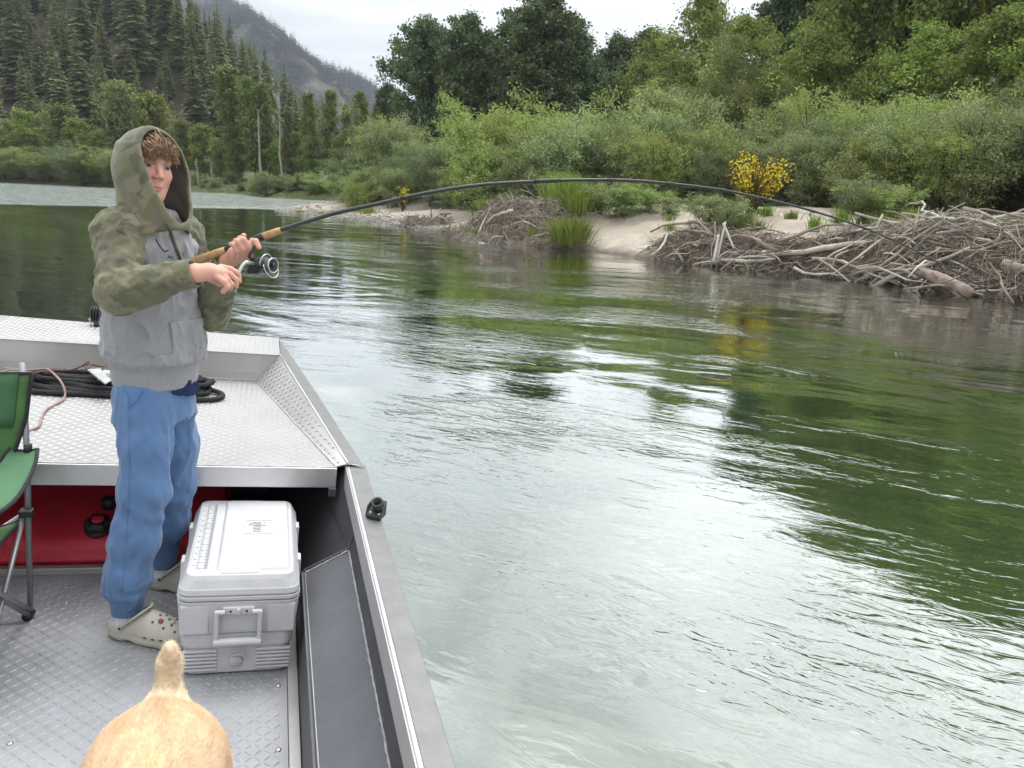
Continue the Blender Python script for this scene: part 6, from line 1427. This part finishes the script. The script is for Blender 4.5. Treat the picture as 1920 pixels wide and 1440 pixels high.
put('body', fmesh('dog_body', V - BASE[dg.name], Fq, True, coat(V)), m_fur, dg)
m_nose = mat('dog_nose', (.03, .02, .02), .4)
MB().lathe([(.0005, -.012), (.014, -.006), (.015, .004), (.0005, .012)], 12, Matrix.Translation((-.18, .352, .638))).build('nose', m_nose, dg, True)
for s_ in (-1, 1): MB().lathe([(.0005, -.010), (.009, -.004), (.009, .004), (.0005, .010)], 10, Matrix.Translation((-.18 + s_ * .036, .475, .69))).build('eye', m_nose, dg, True)
# short coat: strands lying back along the body
r_ = np.random.default_rng(8); tri = V[Fq]; ar = np.linalg.norm(np.cross(tri[:, 1] - tri[:, 0], tri[:, 3] - tri[:, 0]), axis=1); cy = tri.mean(1); ok = (cy[:, 1] > 1.02) & (cy[:, 2] > .16)
ar = ar * ok; nst = 90000; fi = r_.choice(len(Fq), nst, p=ar / ar.sum()); uv = r_.uniform(size=(nst, 2, 1)); A_, B_2, D_ = tri[fi, 0], tri[fi, 1], tri[fi, 3]
P0 = A_ + (B_2 - A_) * uv[:, 0] + (D_ - A_) * uv[:, 1]; N0 = np.cross(B_2 - A_, D_ - A_); N0 /= np.linalg.norm(N0, axis=1)[:, None] + 1e-12
ep = .004; g = np.stack([fdog(P0 + np.eye(3)[i] * ep) - fdog(P0 - np.eye(3)[i] * ep) for i in range(3)], 1); N0 = g / (np.linalg.norm(g, axis=1)[:, None] + 1e-9)
tail = np.minimum(cap(P0, TB + [0, .02, .02], TM, .03), cap(P0, TM, TT, .025)) < .012
flow = np.where(tail[:, None], (TT - TB)[None], np.array([[0, .9, -.45]])) + r_.normal(size=(nst, 3)) * .22 + np.stack([(P0[:, 0] + .17) * 2.2, np.zeros(nst), np.zeros(nst)], 1) * (~tail[:, None])
flow /= np.linalg.norm(flow, axis=1)[:, None]; flow -= N0 * (flow * N0).sum(1)[:, None]; flow /= np.linalg.norm(flow, axis=1)[:, None] + 1e-9
ln = r_.uniform(.007, .0135, nst)[:, None] * np.where(tail[:, None], 1.05, 1.0); lift = r_.uniform(.18, .42, nst)[:, None] + 0; sd_ = np.cross(flow, N0)
tip = P0 + flow * ln * .93 + N0 * ln * lift; wd = .00055
VV = np.stack([P0 - sd_ * wd - N0 * .001, P0 + sd_ * wd - N0 * .001, tip], 1).reshape(-1, 3); ct = np.repeat(coat(P0)['tone'] * r_.uniform(.78, 1.2, (nst, 1)), 3, 0)
kind(put('fur', fmesh('dog_fur', VV - BASE[dg.name], np.arange(nst * 3).reshape(-1, 3), True, {'tone': ct}), m_fur, dg), 'stuff')

# ------------------------------------------------------------------ valley haze
hz = MB().box((-4200, -320, -8), (4200, 4200, 420)); ho_ = hz.build('haze', None, None); kind(ho_, 'stuff'); tag(ho_, 'thin pale haze filling the river valley', 'haze')
m_hz = bpy.data.materials.new('haze'); m_hz.use_nodes = True; t = m_hz.node_tree; t.nodes.clear()
o = t.nodes.new('ShaderNodeOutputMaterial'); v = t.nodes.new('ShaderNodeVolumePrincipled'); v.inputs['Color'].default_value = (.80, .88, 1.0, 1); v.inputs['Density'].default_value = .0003; v.inputs['Anisotropy'].default_value = .3
t.links.new(v.outputs[0], o.inputs['Volume']); ho_.data.materials.append(m_hz)
